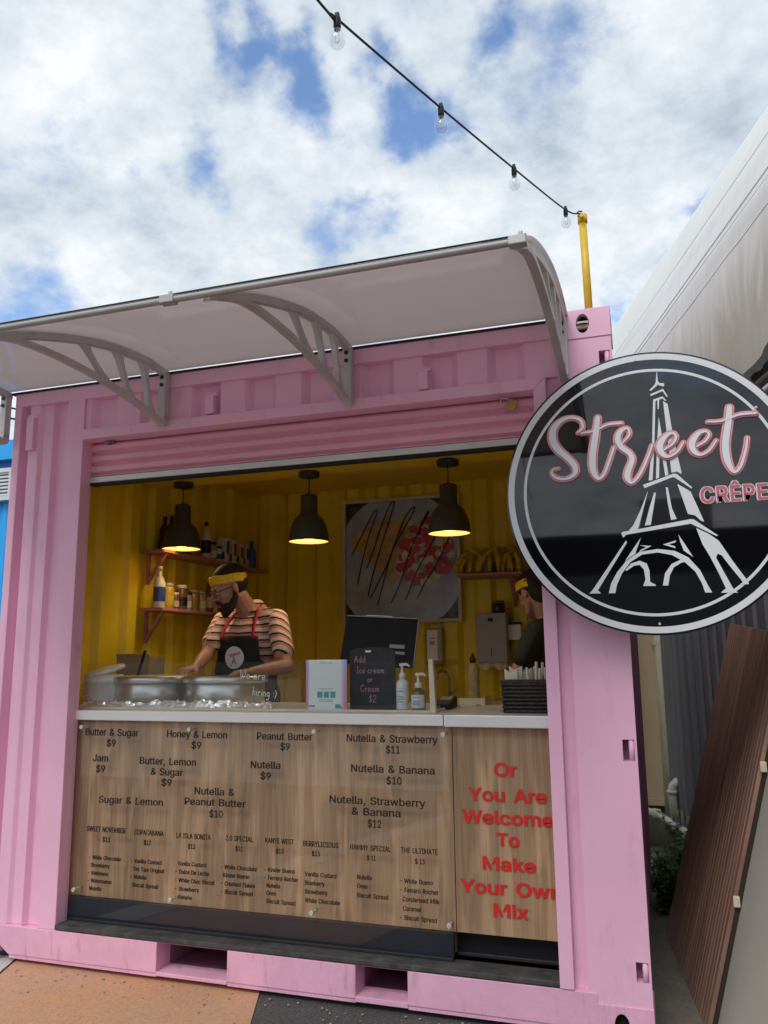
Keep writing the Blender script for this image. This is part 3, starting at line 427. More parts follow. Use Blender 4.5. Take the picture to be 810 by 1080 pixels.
def add_text(mb, s, x, z, y, cap, width=None, align='C', bold=0, xs=.92, space=1.0, tilt=0, frame=None):
    """bold thickens the strokes by stacking slightly shifted copies, each a hair in front of the last"""
    me = raw_text(s, 0, space); e = extent(me)
    sz = cap/CAPH; sx = width/(e[1]-e[0]+2*bold) if width else sz*xs
    ox = {'C': -(e[0]+e[1])/2, 'L': -e[0], 'R': -e[1]}[align]
    base = [v.co.copy() for v in me.vertices]
    shifts = [(0,0)] if not bold else [(0,0),(bold,0),(-bold,0),(bold*.7,bold*.55),(-bold*.7,bold*.55),(bold*.7,-bold*.55),(-bold*.7,-bold*.55)] if bold > .012 else [(0,0),(bold,0),(-bold,0)]
    for i, (dx_, dz_) in enumerate(shifts):
        for v, c in zip(me.vertices, base):
            a = (c.x+ox+dx_)*sx; b = (c.y+dz_)*sz
            if frame: v.co = frame(x+a, z+b)+Vector((0,-.0004*i-.0006*c.z,0))
            else: v.co = Vector((x+a*cos(tilt)-b*sin(tilt), y-.0004*i-.0006*c.z, z+b*cos(tilt)+a*sin(tilt)))
        mb.rawmesh(me)
    bpy.data.meshes.remove(me)
    return mb
# brush strokes: list of (x, z, halfwidth); smooth ribbon with round ends, lifted slightly along its run
def catmull(P, n=7):
    P = [Vector(p) for p in P]; Q = [P[0]*2-P[1]]+P+[P[-1]*2-P[-2]]; out = []
    for i in range(1, len(Q)-2):
        for k in range(n):
            t = k/n
            out.append(.5*((2*Q[i])+(Q[i+1]-Q[i-1])*t+(2*Q[i-1]-5*Q[i]+4*Q[i+1]-Q[i+2])*t*t+(3*Q[i]-Q[i-1]-3*Q[i+1]+Q[i+2])*t*t*t))
    out.append(Q[-2]); return out
def stroke(mb, pts, y, extra=0, frame=None, lift=.0004, n=7):
    C = catmull(pts, n) if len(pts) > 2 else [Vector(p) for p in pts]
    N = len(C); L = []; Rr = []
    fr = frame or (lambda a, b, c: (a, c, b))
    for i, c in enumerate(C):
        t = C[min(i+1, N-1)]-C[max(i-1, 0)]; t = Vector((t.x, t.y)).normalized()
        w = max(.0004, c.z+extra); yy = y-lift*i/N
        L.append(mb.bm.verts.new(fr(c.x-t.y*w, c.y+t.x*w, yy))); Rr.append(mb.bm.verts.new(fr(c.x+t.y*w, c.y-t.x*w, yy)))
    for i in range(N-1): mb.bm.faces.new((L[i], L[i+1], Rr[i+1], Rr[i]))
    for i, j, s_ in ((0, 1, -1), (N-1, N-2, 1)):
        c = C[i]; t = C[i]-C[j]; a0 = math.atan2(t.y, t.x); w = max(.0004, c.z+extra); yy = y-lift*i/N-lift*.1*s_
        mb.bm.faces.new([mb.bm.verts.new(fr(c.x+w*cos(a0+a), c.y+w*sin(a0+a), yy)) for a in [(-pi/2+pi*k/8) for k in range(9)]])
    return mb

# ------------------------------------------------------------------ camera and render
CAMP = Vector((3.06369,-3.02511,1.27747))
cam = bpy.data.cameras.new('camera'); co = bpy.data.objects.new('camera', cam); col.objects.link(co)
Rm = Matrix([[0.94975, 0.064866, 0.306216], [0.312835, -0.163937, -0.935553], [-0.010486, 0.984336, -0.175991]])
co.matrix_world = Matrix.Translation(CAMP) @ Rm.to_4x4()
cam.sensor_fit = 'VERTICAL'; cam.sensor_height = 36; cam.lens = 846.64/1080*36
cam.clip_start = .05; cam.clip_end = 3000
scene.camera = co
scene.view_settings.view_transform = 'Standard'; scene.view_settings.look = 'None'; scene.view_settings.exposure = 0
scene.cycles.max_bounces = 8; scene.cycles.transparent_max_bounces = 12
scene.cycles.use_denoising = True
scene.cycles.sample_clamp_indirect = 6

# ------------------------------------------------------------------ sky and sun
SUN_EL, SUN_AZ = radians(50), radians(190)      # azimuth measured clockwise from +Y: sun in front of the shop, high
w = bpy.data.worlds.new('World'); scene.world = w; w.use_nodes = True
nt = w.node_tree; bg = nt.nodes['Background']; out = nt.nodes['World Output']
sky = nd(nt, 'ShaderNodeTexSky', sky_type='NISHITA'); sky.sun_disc = False
sky.sun_elevation = SUN_EL; sky.sun_rotation = SUN_AZ; sky.air_density = 1.0; sky.ozone_density = 2.0; sky.dust_density = .3
nt.links.new(mixc(nt, 1.0, sky.outputs[0], (.98,1.04,1.10), 'MULTIPLY'), bg.inputs[0]); bg.inputs[1].default_value = .21
tc = nd(nt, 'ShaderNodeTexCoord')
sp = nd(nt, 'ShaderNodeSeparateXYZ'); nt.links.new(tc.outputs['Generated'], sp.inputs[0])
mz = nd(nt, 'ShaderNodeMath', operation='MAXIMUM'); mz.inputs[1].default_value = 0.0; nt.links.new(sp.outputs[2], mz.inputs[0])
az = nd(nt, 'ShaderNodeMath', operation='ADD'); az.inputs[1].default_value = .30; nt.links.new(mz.outputs[0], az.inputs[0])
dx = nd(nt, 'ShaderNodeMath', operation='DIVIDE'); nt.links.new(sp.outputs[0], dx.inputs[0]); nt.links.new(az.outputs[0], dx.inputs[1])
dy = nd(nt, 'ShaderNodeMath', operation='DIVIDE'); nt.links.new(sp.outputs[1], dy.inputs[0]); nt.links.new(az.outputs[0], dy.inputs[1])
cb = nd(nt, 'ShaderNodeCombineXYZ'); nt.links.new(dx.outputs[0], cb.inputs[0]); nt.links.new(dy.outputs[0], cb.inputs[1])
cb.inputs[2].default_value = 3.7
pv = cb.outputs[0]
n1 = noise(nt, pv, 4.3, 12, .66, .10)
n2 = noise(nt, pv, 4.8, 12, .64, .05)
# thin places in the cloud deck, each a direction in the sky
wv = nd(nt, 'ShaderNodeTexNoise'); wv.inputs['Scale'].default_value = 9; wv.inputs['Detail'].default_value = 5
nt.links.new(tc.outputs['Generated'], wv.inputs['Vector'])
wo = nd(nt, 'ShaderNodeVectorMath', operation='MULTIPLY_ADD'); wo.inputs[1].default_value = (.22,)*3
nt.links.new(wv.outputs['Color'], wo.inputs[0]); nt.links.new(tc.outputs['Generated'], wo.inputs[2])
wo2 = nd(nt, 'ShaderNodeVectorMath', operation='SUBTRACT'); wo2.inputs[1].default_value = (.11,)*3
nt.links.new(wo.outputs[0], wo2.inputs[0])
hs = None
for d, r, k in [((-0.3099,0.8240,0.4743), .055, .34), ((-0.4363,0.7195,0.5403), .06, .34), ((-0.3489,0.6966,0.6269), .07, .36), ((-0.3662,0.6567,0.6592), .05, .2), ((-0.2135,0.7870,0.5788), .055, .34), ((-0.2517,0.7512,0.6102), .05, .30), ((-0.1144,0.7344,0.6690), .045, .30),
                ((-0.0407,0.7638,0.6442), .06, .14), ((0.0577,0.8815,0.4686), .035, .3), ((0.1311,0.8218,0.5546), .04, .22), ((-0.0168,0.9227,0.3851), .05, .26), ((-0.6411,0.6683,0.3773), .07, .25), ((-0.6021,0.6786,0.4207), .05, .16), ((-0.3221,0.6914,0.6467), .05, .2)]:
    ds = nd(nt, 'ShaderNodeVectorMath', operation='DISTANCE'); ds.inputs[1].default_value = d
    nt.links.new(wo2.outputs[0], ds.inputs[0])
    mr = nd(nt, 'ShaderNodeMapRange', interpolation_type='SMOOTHSTEP')
    mr.inputs[1].default_value = r*1.25; mr.inputs[2].default_value = 0; mr.inputs[3].default_value = 0; mr.inputs[4].default_value = k
    nt.links.new(ds.outputs['Value'], mr.inputs[0])
    if hs is None: hs = mr.outputs[0]
    else:
        a = nd(nt, 'ShaderNodeMath', operation='ADD'); nt.links.new(hs, a.inputs[0]); nt.links.new(mr.outputs[0], a.inputs[1]); hs = a.outputs[0]
sb = nd(nt, 'ShaderNodeMath', operation='SUBTRACT'); nt.links.new(n1, sb.inputs[0]); nt.links.new(hs, sb.inputs[1])
al = nd(nt, 'ShaderNodeMapRange', interpolation_type='SMOOTHSTEP'); al.inputs[1].default_value = .12; al.inputs[2].default_value = .48
nt.links.new(sb.outputs[0], al.inputs[0])
cc = ramp(nt, n2, [(.30, (.43,.51,.60)), (.46, (.65,.725,.79)), (.66, (.92,.94,.96))])
bg2 = nd(nt, 'ShaderNodeBackground'); bg2.inputs[1].default_value = 1.08; nt.links.new(cc, bg2.inputs[0])
mx = nd(nt, 'ShaderNodeMixShader'); nt.links.new(al.outputs[0], mx.inputs[0]); nt.links.new(bg.outputs[0], mx.inputs[1]); nt.links.new(bg2.outputs[0], mx.inputs[2])
nt.links.new(mx.outputs[0], out.inputs[0])
sun = bpy.data.lights.new('sun', 'SUN'); sun.energy = 1.7; sun.angle = radians(28); sun.color = (1,.95,.88)
so = bpy.data.objects.new('sun', sun); col.objects.link(so); so.location = (0,-6,8)
sd = Vector((sin(SUN_AZ)*cos(SUN_EL), cos(SUN_AZ)*cos(SUN_EL), sin(SUN_EL)))
so.rotation_euler = (-sd).to_track_quat('-Z', 'Y').to_euler()

# ------------------------------------------------------------------ ground
g = MB(); g.face([(-400,-400,0),(400,-400,0),(400,400,0),(-400,400,0)])
tag(obj('ground', g, 'asphalt', origin=(0,0,0)), 'dark grey asphalt ground around the kiosk', 'ground', kind='structure')
g = MB(); g.face([(.37,.055,.004),(1.53,.05,.004),(3.6,-5.6,.004),(2.5,-6.0,.004)])
tag(obj('painted_ground', g, 'orange', origin=(0,0,0)), 'worn orange paint patch on the asphalt before the kiosk', 'ground paint', kind='structure')
g = MB(); g.face([(.13,.06,.004),(.355,.06,.004),(2.47,-6.0,.004),(2.24,-6.0,.004)])
tag(obj('painted_line', g, 'whitegp', origin=(0,0,0)), 'worn white painted line beside the orange patch', 'ground paint', kind='structure')
g = MB(); g.face([(2.93,-.10,.005),(3.9,-.35,.005),(3.9,3.2,.005),(2.93,3.2,.005)])
tag(obj('alley_path', g, 'concrete', origin=(0,0,0)), 'grimy concrete strip in the gap beside the kiosk', 'path', kind='structure')

g = MB(); g.face([(-30,-40,.004),(40,-40,.004),(40,-4.6,.004),(-30,-4.6,.004)])  # unseen pale sheet added behind the camera to bounce light into the hatch
tag(obj('bounce_paving', g, mat('pale_bounce_concrete', (.50,.48,.45), .85, 0, .15, 3, .4, 60), origin=(0,0,0)), 'unseen pale paving added to bounce light into the kiosk', 'paving', kind='structure')

gr_ = random.Random(21); g = MB()
for k in range(120):
    x = gr_.uniform(.2,3.3); y = -.015-abs(gr_.gauss(0,.09)) if x < 2.95 else gr_.uniform(-.3,1.6)
    q_ = gr_.uniform(.002,.0055); bmesh.ops.create_icosphere(g.bm, subdivisions=1, radius=1, matrix=Matrix.Translation((x,y,.004+q_*.5)) @ Matrix.Rotation(gr_.uniform(0,6),4,'Z') @ Matrix.Diagonal((q_*gr_.uniform(.8,1.6),q_,q_*.7,1)))
tag(obj('gravel', g, mat('pale_grit', (.30,.28,.25), .9, 0, .5, 30), origin=(1.5,0,0)), 'loose pale grit along the foot of the kiosk', 'gravel', kind='stuff')

# ------------------------------------------------------------------ shipping container kiosk
X0, X1, H = .183, 2.991, 2.591
kio = thing('container_kiosk', (1.59,1.2,0), 'pink shipping container kiosk with yellow inside and wide serving hatch', 'kiosk')
# left corner post and corrugated bay
prof = [(.183,0),(.223,0),(.232,.05),(.262,.05),(.272,.006),(.330,.006),(.345,.022),(.400,.022),(.412,.004),(.425,.034),(.482,.034),(.498,-.001),(.592,-.001),(.592,.075),(.183,.075)]
obj('corner_post', MB().prism(prof, 'z', .150, 2.49), 'pink', kio, bevel=.003)
obj('corner_post', MB().box((.183,0,.035),(.30,.16,.118)), 'pinkrail', kio, bevel=.004)
# header above the hatch with shallow corrugation
prof = []; x = .592; k = 0
pts = [(.592,.012)]
x = .62
while x < 2.62:
    pts += [(x,.012),(x+.03,.045),(x+.12,.045),(x+.15,.012)]; x += .27
pts += [(2.69,.012),(2.7845,.012),(2.7845,.08),(.592,.08)]
obj('header_panel', MB().prism(pts, 'z', 2.336, 2.489), 'pink', kio, bevel=.002)
obj('header_panel', MB().box((.592,.066,2.289),(2.7375,.079,2.3355)), 'pink', kio)
obj('top_rail', MB().box((.183,-.002,2.488),(2.813,.06,2.556)), 'pink', kio, bevel=.006)
# hatch trim
tr = MB().prism([(.592,2.287),(2.69,2.287),(2.738,2.335),(.545,2.335)], 'y', -.008, .078)
obj('hatch_trim', tr, 'pink', kio, bevel=.002)
obj('hatch_trim', MB().prism([(2.690,2.2865),(2.690,.152),(2.738,.152),(2.738,2.334)], 'y', -.008, .078), 'pink', kio, bevel=.002)
# right-hand post: groove, wide flat face with lashing slots
obj('post_groove', MB().box((2.7385,.028,.150),(2.7848,.08,2.3355)), 'pink', kio)
slots = [(.194,.258),(.906,.979),(1.66,1.73),(2.345,2.415)]
def plate(rect, holes, y0, y1):
    """flat plate facing the street with openings cut through it"""
    mb = MB(); bm = mb.bm; es = []
    for lp_ in [rect]+holes:
        vs = [bm.verts.new((a, y0, b)) for a, b in lp_]; es += [bm.edges.new((vs[k], vs[(k+1) % len(vs)])) for k in range(len(vs))]
    bmesh.ops.triangle_fill(bm, edges=es, use_beauty=True)
    r_ = bmesh.ops.extrude_face_region(bm, geom=bm.faces[:])
    bmesh.ops.translate(bm, verts=[v for v in r_['geom'] if isinstance(v, bmesh.types.BMVert)], vec=(0,y1-y0,0))
    return mb
def rc(a, b, c, d): return [(a,b),(c,b),(c,d),(a,d)]
obj('corner_post', plate(rc(2.785,.1183,2.991,2.4725), [rc(2.943,a,2.983,b) for a, b in slots], 0, .045), 'pink', kio)
obj('corner_post', MB().box((2.7855,.0455,.1185),(2.942,.16,2.472)), 'pink', kio)
for a, b in slots:
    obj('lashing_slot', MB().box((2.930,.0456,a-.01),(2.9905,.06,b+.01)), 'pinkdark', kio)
    obj('lashing_bar', MB().sweep([(2.973,.012,a),(2.973,.012,b)], .0098, 10), 'pink', kio)
# corner castings with oval holes
def casting(z0, z1, hz, inner):
    bm = bmesh.new()
    out_ = [(2.813,z0),(2.993,z0),(2.993,z1),(2.813,z1)]
    hole = [(2.889+.0245*cos(2*pi*k/20), hz+(.0385 if True else 0)*sin(2*pi*k/20)) for k in range(20)]
    vo = [bm.verts.new((a, -.004, b)) for a, b in out_]; vh = [bm.verts.new((a, -.004, b)) for a, b in hole]
    es = [bm.edges.new((vo[i], vo[(i+1)%4])) for i in range(4)]+[bm.edges.new((vh[i], vh[(i+1)%20])) for i in range(20)]
    bmesh.ops.triangle_fill(bm, edges=es, use_beauty=True)
    mb = MB(); mb.bm.free(); mb.bm = bm
    r = bmesh.ops.extrude_face_region(bm, geom=bm.faces[:])
    bmesh.ops.translate(bm, verts=[v for v in r['geom'] if isinstance(v, bmesh.types.BMVert)], vec=(0,.03,0))
    mb.box((2.813,.0262,z0),(2.993,.16,z1))
    c = obj('corner_casting', mb, 'pink' if z0 > 1 else 'pinkrail', kio, bevel=.002)
    obj('casting_hole_shade', MB().lathe([(.036,0),(.0,0)], (2.889,.0255,hz), 16).box((2.86,.0250,hz-.045),(2.918,.0258,hz+.045)), 'dark', c)  # near-black sheet at the back of the oval puts its shade into colour
    if inner:
        m_ = MB().box((2.866,.004,hz-.014),(2.912,.022,hz+.014)); obj('twist_lock', m_, 'cream', c, bevel=.003)
casting(2.473, 2.591, 2.532, True)
casting(.0, .118, .055, False)
# bottom rail with fork pockets
bm = MB()
bm.prism([(.36,.035),(1.092,.035),(1.092,.150),(.24,.150),(.30,.075)], 'y', -.003, .10)
bm.box((1.4105,-.003,.035),(1.944,.10,.150)); bm.box((2.1445,-.003,.035),(2.814,.10,.150))
obj('bottom_rail', bm, 'pinkrail', kio, bevel=.003)
obj('bottom_rail', MB().box((1.0915,-.0025,.025),(1.411,.10,.040)).box((1.9435,-.0025,.025),(2.145,.10,.044)).box((.36,.001,.020),(1.0915,.1,.0352)).box((1.411,.001,.020),(1.9435,.1,.0352)).box((2.145,.001,.020),(2.813,.1,.0352)), 'pinkrail', kio, bevel=.002)
for a, b in ((1.092,1.4105),(1.944,2.1445)):
    pk = MB().box((a,.0,.1485),(b,1.0,.152)).box((a-.004,.1005,.03),(a+.001,1.0,.15)).box((b-.001,.1005,.03),(b+.004,1.0,.15)).box((a,.101,.028),(b,1.0,.033)).box((a,.60,.03),(b,.62,.15))
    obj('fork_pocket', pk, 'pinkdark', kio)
# floor, roof, outer walls
obj('floor', MB().box((.23,.10,.152),(2.95,2.40,.172)), 'floor', kio)
obj('roof', MB().box((.19,.061,2.545),(2.97,2.43,2.572)), 'pinkdark', kio)
def corr_wall(x, y0, y1, depth, mname, name, sgn):
    pts = [(x, y0)]; y = y0+.03
    while y < y1-.2:
        pts += [(x, y), (x+sgn*depth, y+.035), (x+sgn*depth, y+.12), (x, y+.155)]; y += .235
    pts += [(x, y1), (x-sgn*.012, y1), (x-sgn*.012, y0)]
    return obj(name, MB().prism(pts, 'z', .16, 2.545), mname, kio)
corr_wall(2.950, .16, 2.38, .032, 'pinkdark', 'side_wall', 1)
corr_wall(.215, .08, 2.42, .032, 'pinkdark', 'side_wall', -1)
corr_wall(.236, .08, 2.42, .030, 'yellow', 'inner_wall', 1)
corr_wall(2.92, .101, 2.38, .03, 'yellow', 'inner_wall', -1)
pts = [(.19,2.37)]; x = .29
while x < 2.7:
    pts += [(x,2.37),(x+.035,2.338),(x+.12,2.338),(x+.155,2.37)]; x += .235
pts += [(2.96,2.37),(2.96,2.44),(.19,2.44)]
obj('inner_wall', MB().prism(pts, 'z', .172, 2.545), 'yellow', kio)
obj('soffit', MB().box((.27,.16,2.290),(2.88,1.10,2.335)), 'soffit', kio, bevel=.003)
obj('soffit', MB().box((.27,1.1005,2.47),(2.88,2.34,2.50)).box((.27,1.08,2.336),(2.88,1.0995,2.50)), 'soffit', kio)
obj('sill', MB().box((.592,-.006,.154),(2.691,.17,.172)), 'sill', kio, bevel=.003)
obj('sill', MB().box((.600,.066,.1725),(2.298,.0775,.184)).box((2.3005,.136,.1725),(2.686,.1495,.186)), 'blackmat', kio, bevel=.002)
# small painted vents on the header and post
for x, z0, z1 in ((.293,2.261,2.423),(1.266,2.341,2.424),(2.250,2.337,2.417)):
    if x > .5: z0 = max(z0, 2.339)
    v = obj('vent', MB().box((x-.021,-.016,z0),(x+.021,.02,z1)), 'pink', kio, bevel=.004)
    obj('vent_flange', MB().box((x-.03,.0,z1+.001),(x+.03,.015,z1+.018)), 'pink', v, bevel=.002)

# roller shutter, mostly rolled up
sh = thing('roller_shutter', (1.64,.09,2.06), 'pink roller shutter rolled up under the hatch trim', 'shutter')
pf = []; z = 2.2865; slat = .052
pts = [(.10, z)]
while z > 2.125:
    h = min(slat, z-2.12)
    pts += [(.070+.004, z-.004), (.062, z-h*.30), (.062, z-h*.72), (.080, z-h+.006), (.084, z-h+.001)]; z -= slat
pts += [(.10, 2.121)]
obj('slats', MB().prism(pts, 'x', .5925, 2.6895), 'pinksh', sh, bevel=.001)
obj('bottom_bar', MB().box((.5925,.058,2.092),(2.6895,.10,2.1205)), 'alu', sh, bevel=.004)
obj('rubber_seal', MB().box((.5925,.064,2.078),(2.6895,.094,2.0915)), 'black', sh, bevel=.003)
lk = (0.700,0.050,2.281)
obj('latch', MB().box((lk[0]-.028,.045,lk[2]-.008),(lk[0]+.028,.058,lk[2]+.008)).box((lk[0]-.01,.038,lk[2]-.013),(lk[0]+.008,.06,lk[2]+.013)), 'pinkdark', sh, bevel=.002)
pl = (2.599,0.040,2.250)
pk = thing('padlock', pl, 'small brass padlock hanging on the pink shutter', 'padlock')
rm = Matrix.Rotation(radians(-62), 4, 'Y')
m_ = MB(); m_.box((-.022,-.007,-.018),(.022,.007,.018)); bmesh.ops.transform(m_.bm, matrix=rm, verts=m_.bm.verts[:])
obj('lock_body', m_, 'brass', pk, local=True, bevel=.003)
m_ = MB(); m_.sweep([(-.014,0,.018),(-.014,0,.038),(-.008,0,.047),(.0,0,.050),(.008,0,.047),(.014,0,.038),(.014,0,.018)], .0035, 8); bmesh.ops.transform(m_.bm, matrix=rm, verts=m_.bm.verts[:])
obj('shackle', m_, 'steel', pk, local=True)

# ------------------------------------------------------------------ serving counter
ct = thing('serving_counter', (1.6,.4,.172), 'serving counter with white top and oak front under the hatch', 'counter')
obj('countertop', MB().box((.40,.058,1.008),(2.283,.78,1.050)), 'counter', ct, bevel=.004)
obj('countertop', MB().box((2.2865,.055,1.006),(2.80,.62,1.051)), 'counter', ct, bevel=.004)
obj('front_panel', MB().box((.42,.100,.266),(2.306,.118,1.0075)), 'oak', ct)
obj('front_panel', MB().box((2.309,.1005,.266),(2.80,.118,1.0055)), 'oak', ct)
obj('kickboard', MB().box((.42,.078,.173),(2.300,.0985,.2645)), 'kick', ct)
obj('kickboard', MB().box((2.3005,.150,.173),(2.80,.165,.264)), 'black', ct)
for a_, b_ in (((.44,.12,.173),(.46,.76,1.007)),((2.76,.17,.173),(2.78,.61,1.005)),((2.27,.17,.173),(2.29,.61,1.005))): obj('side_panel', MB().box(a_, b_), 'oak', ct)
for t in [('Or',2.511,0.827,0.089,0.0463),('You Are',2.513,0.736,0.295,0.0458),('Welcome',2.510,0.655,0.344,0.0454),('To',2.510,0.578,0.087,0.0450),('Make',2.511,0.493,0.198,0.0445),('Your Own',2.512,0.409,0.374,0.0441),('Mix',2.512,0.332,0.129,0.0437)]:
    lt = MB(); add_text(lt, t[0], t[1], t[2], .0985, t[4], width=t[3], bold=.028)
    obj('lettering', lt, 'red', ct)

# clear menu board on stand-off screws
mn = thing('menu_board', (1.4,.06,.20), 'clear acrylic menu board lettered in black over the oak front', 'menu board')
obj('acrylic_sheet', MB().box((.46,.056,.20),(2.300,.060,.998)), 'acrylic', mn)
dishes = [
 [('Butter & Sugar',0.789,0.944,0.274,0.0294),('$9',0.789,0.899,0.046,0.0292)],
 [('Honey & Lemon',1.213,0.944,0.289,0.0283),('$9',1.213,0.900,0.048,0.0282)],
 [('Peanut Butter',1.619,0.944,0.247,0.0276),('$9',1.623,0.904,0.042,0.0275)],
 [('Jam',0.737,0.834,0.080,0.0292),('$9',0.740,0.789,0.048,0.0290)],
 [('Butter, Lemon',1.076,0.830,0.276,0.0283),('& Sugar',1.074,0.787,0.156,0.0282),('$9',1.075,0.744,0.050,0.0280)],
 [('Nutella',1.536,0.830,0.134,0.0275),('$9',1.538,0.787,0.047,0.0274)],
 [('Sugar & Lemon',0.900,0.663,0.322,0.0282)],
 [('Nutella &',1.304,0.717,0.186,0.0277),('Peanut Butter',1.308,0.674,0.285,0.0276),('$10',1.315,0.629,0.063,0.0275)],
 [('Nutella & Strawberry',2.076,0.944,0.372,0.0279),('$11',2.082,0.903,0.057,0.0277)],
 [('Nutella & Banana',2.078,0.830,0.339,0.0275),('$10',2.085,0.788,0.062,0.0274)],
 [('Nutella, Strawberry',2.013,0.710,0.392,0.0273),('& Banana',2.010,0.669,0.199,0.0272),('$12',2.004,0.626,0.056,0.0271)],
]
for d in dishes:
    mb = MB()
    for t in d: add_text(mb, t[0], t[1], t[2], .0545, t[4], width=t[3], bold=.018)
    obj('menu_lettering', mb, 'ink', mn)
specials = [
 ([('SWEET NOVEMBER',0.784,0.543,0.196,0.0208),('$13',0.788,0.503,0.037,0.0192)], ['- White Chocolate','  Strawberry','- Maltesers','- Watermelon','  Nutella'], [(0.704,0.054,0.430),(0.704,0.054,0.399),(0.703,0.054,0.367),(0.703,0.054,0.336),(0.703,0.054,0.305)]),
 ([('COPACABANA',0.998,0.542,0.144,0.0204),('$12',0.992,0.503,0.034,0.0188)], ['- Vanilla Custard','  Tim Tam Original','- Nutella','  Biscuit Spread'], [(0.915,0.054,0.429),(0.916,0.054,0.397),(0.917,0.054,0.366),(0.917,0.054,0.334)]),
 ([('LA ISLA BONITA',1.212,0.540,0.161,0.0200),('$13',1.205,0.500,0.034,0.0185)], ['  Vanilla Custard','- Dulce De Leche','- White Choc Biscuit','- Strawberry','- Banana'], [(1.131,0.054,0.433),(1.132,0.054,0.401),(1.132,0.054,0.368),(1.133,0.054,0.335),(1.133,0.054,0.304)]),
 ([('2.0 SPECIAL',1.424,0.543,0.123,0.0196),('$11',1.424,0.505,0.034,0.0181)], ['- White Chocolate','  Kinder Bueno','- Crushed Flakes','- Biscuit Spread'], [(1.343,0.054,0.433),(1.344,0.054,0.402),(1.345,0.054,0.370),(1.346,0.054,0.339)]),
 ([('KANYE WEST',1.603,0.544,0.124,0.0193),('$13',1.605,0.507,0.034,0.0178)], ['- Kinder Bueno','- Ferrero Rocher','  Nutella','  Oreo','  Biscuit Spread'], [(1.537,0.054,0.436),(1.537,0.054,0.406),(1.538,0.054,0.377),(1.538,0.054,0.349),(1.539,0.054,0.319)]),
 ([('BERRYLICIOUS',1.780,0.542,0.150,0.0193),('$13',1.760,0.507,0.034,0.0175)], ['  Vanilla Custard','  Blueberry','  Strawberry','  White Chocolate'], [(1.703,0.054,0.431),(1.704,0.054,0.399),(1.704,0.054,0.367),(1.704,0.054,0.335)]),
 ([('HAMMY SPECIAL',1.986,0.541,0.166,0.0189),('$ 11',1.990,0.506,0.036,0.0171)], ['  Nutella','  Oreo','  Biscuit Spread'], [(1.921,0.054,0.435),(1.921,0.054,0.403),(1.921,0.054,0.370)]),
 ([('THE ULTIMATE',2.181,0.542,0.144,0.0189),('$ 13',2.183,0.505,0.038,0.0175)], ['- White Bueno','- Ferrero Rocher','  Condensed Milk','  Caramel','- Biscuit Spread'], [(2.104,0.054,0.434),(2.104,0.054,0.402),(2.103,0.054,0.370),(2.103,0.054,0.337),(2.102,0.054,0.305)]),
]
for hd, ls, ps in specials:
    mb = MB()
    for t in hd: add_text(mb, t[0], t[1], t[2], .0545, t[4], width=t[3], bold=.020)
    obj('menu_heading', mb, 'ink2', mn); mb = MB()
    for s_, p_ in zip(ls, ps):
        ind = .011 if s_.startswith('  ') else 0
        add_text(mb, s_.strip(), p_[0]+ind, p_[2], .0545, .0160, align='L', xs=.84, bold=.022)
    obj('menu_lettering', mb, 'ink2', mn)
for c in [(0.635,0.050,0.979),(1.180,0.050,0.978),(1.753,0.050,0.980),(2.286,0.050,0.979),(0.639,0.050,0.302),(1.116,0.050,0.298),(1.746,0.050,0.300),(2.292,0.050,0.301)]:
    obj('standoff_screw', MB().sweep([(c[0],.040,c[2]),(c[0],.0435,c[2]),(c[0],.0555,c[2])], [.008,.0095,.0095], 14).sweep([(c[0],.0605,c[2]),(c[0],.099,c[2])], .0045, 12), 'alu', mn)

# sneeze guard
gd = thing('glass_screen', (1.36,.15,1.05), 'low clear glass screen with cream rail standing on the counter', 'glass screen')
obj('glass_pane', MB().box((.475,.148,1.060),(2.212,.153,1.256)), 'glassg', gd)
obj('glass_pane', MB().box((2.2145,.165,1.060),(2.2185,.62,1.256)), 'glassg', gd)
obj('bottom_rail', MB().box((.475,.138,1.0505),(2.212,.163,1.060)).box((2.2125,.165,1.0505),(2.223,.62,1.0595)), 'cream', gd, bevel=.002)
obj('upright', MB().prism([(2.2125,1.0505),(2.236,1.0505),(2.226,1.262),(2.208,1.262)], 'y', .136, .160), 'cream', gd, bevel=.002)
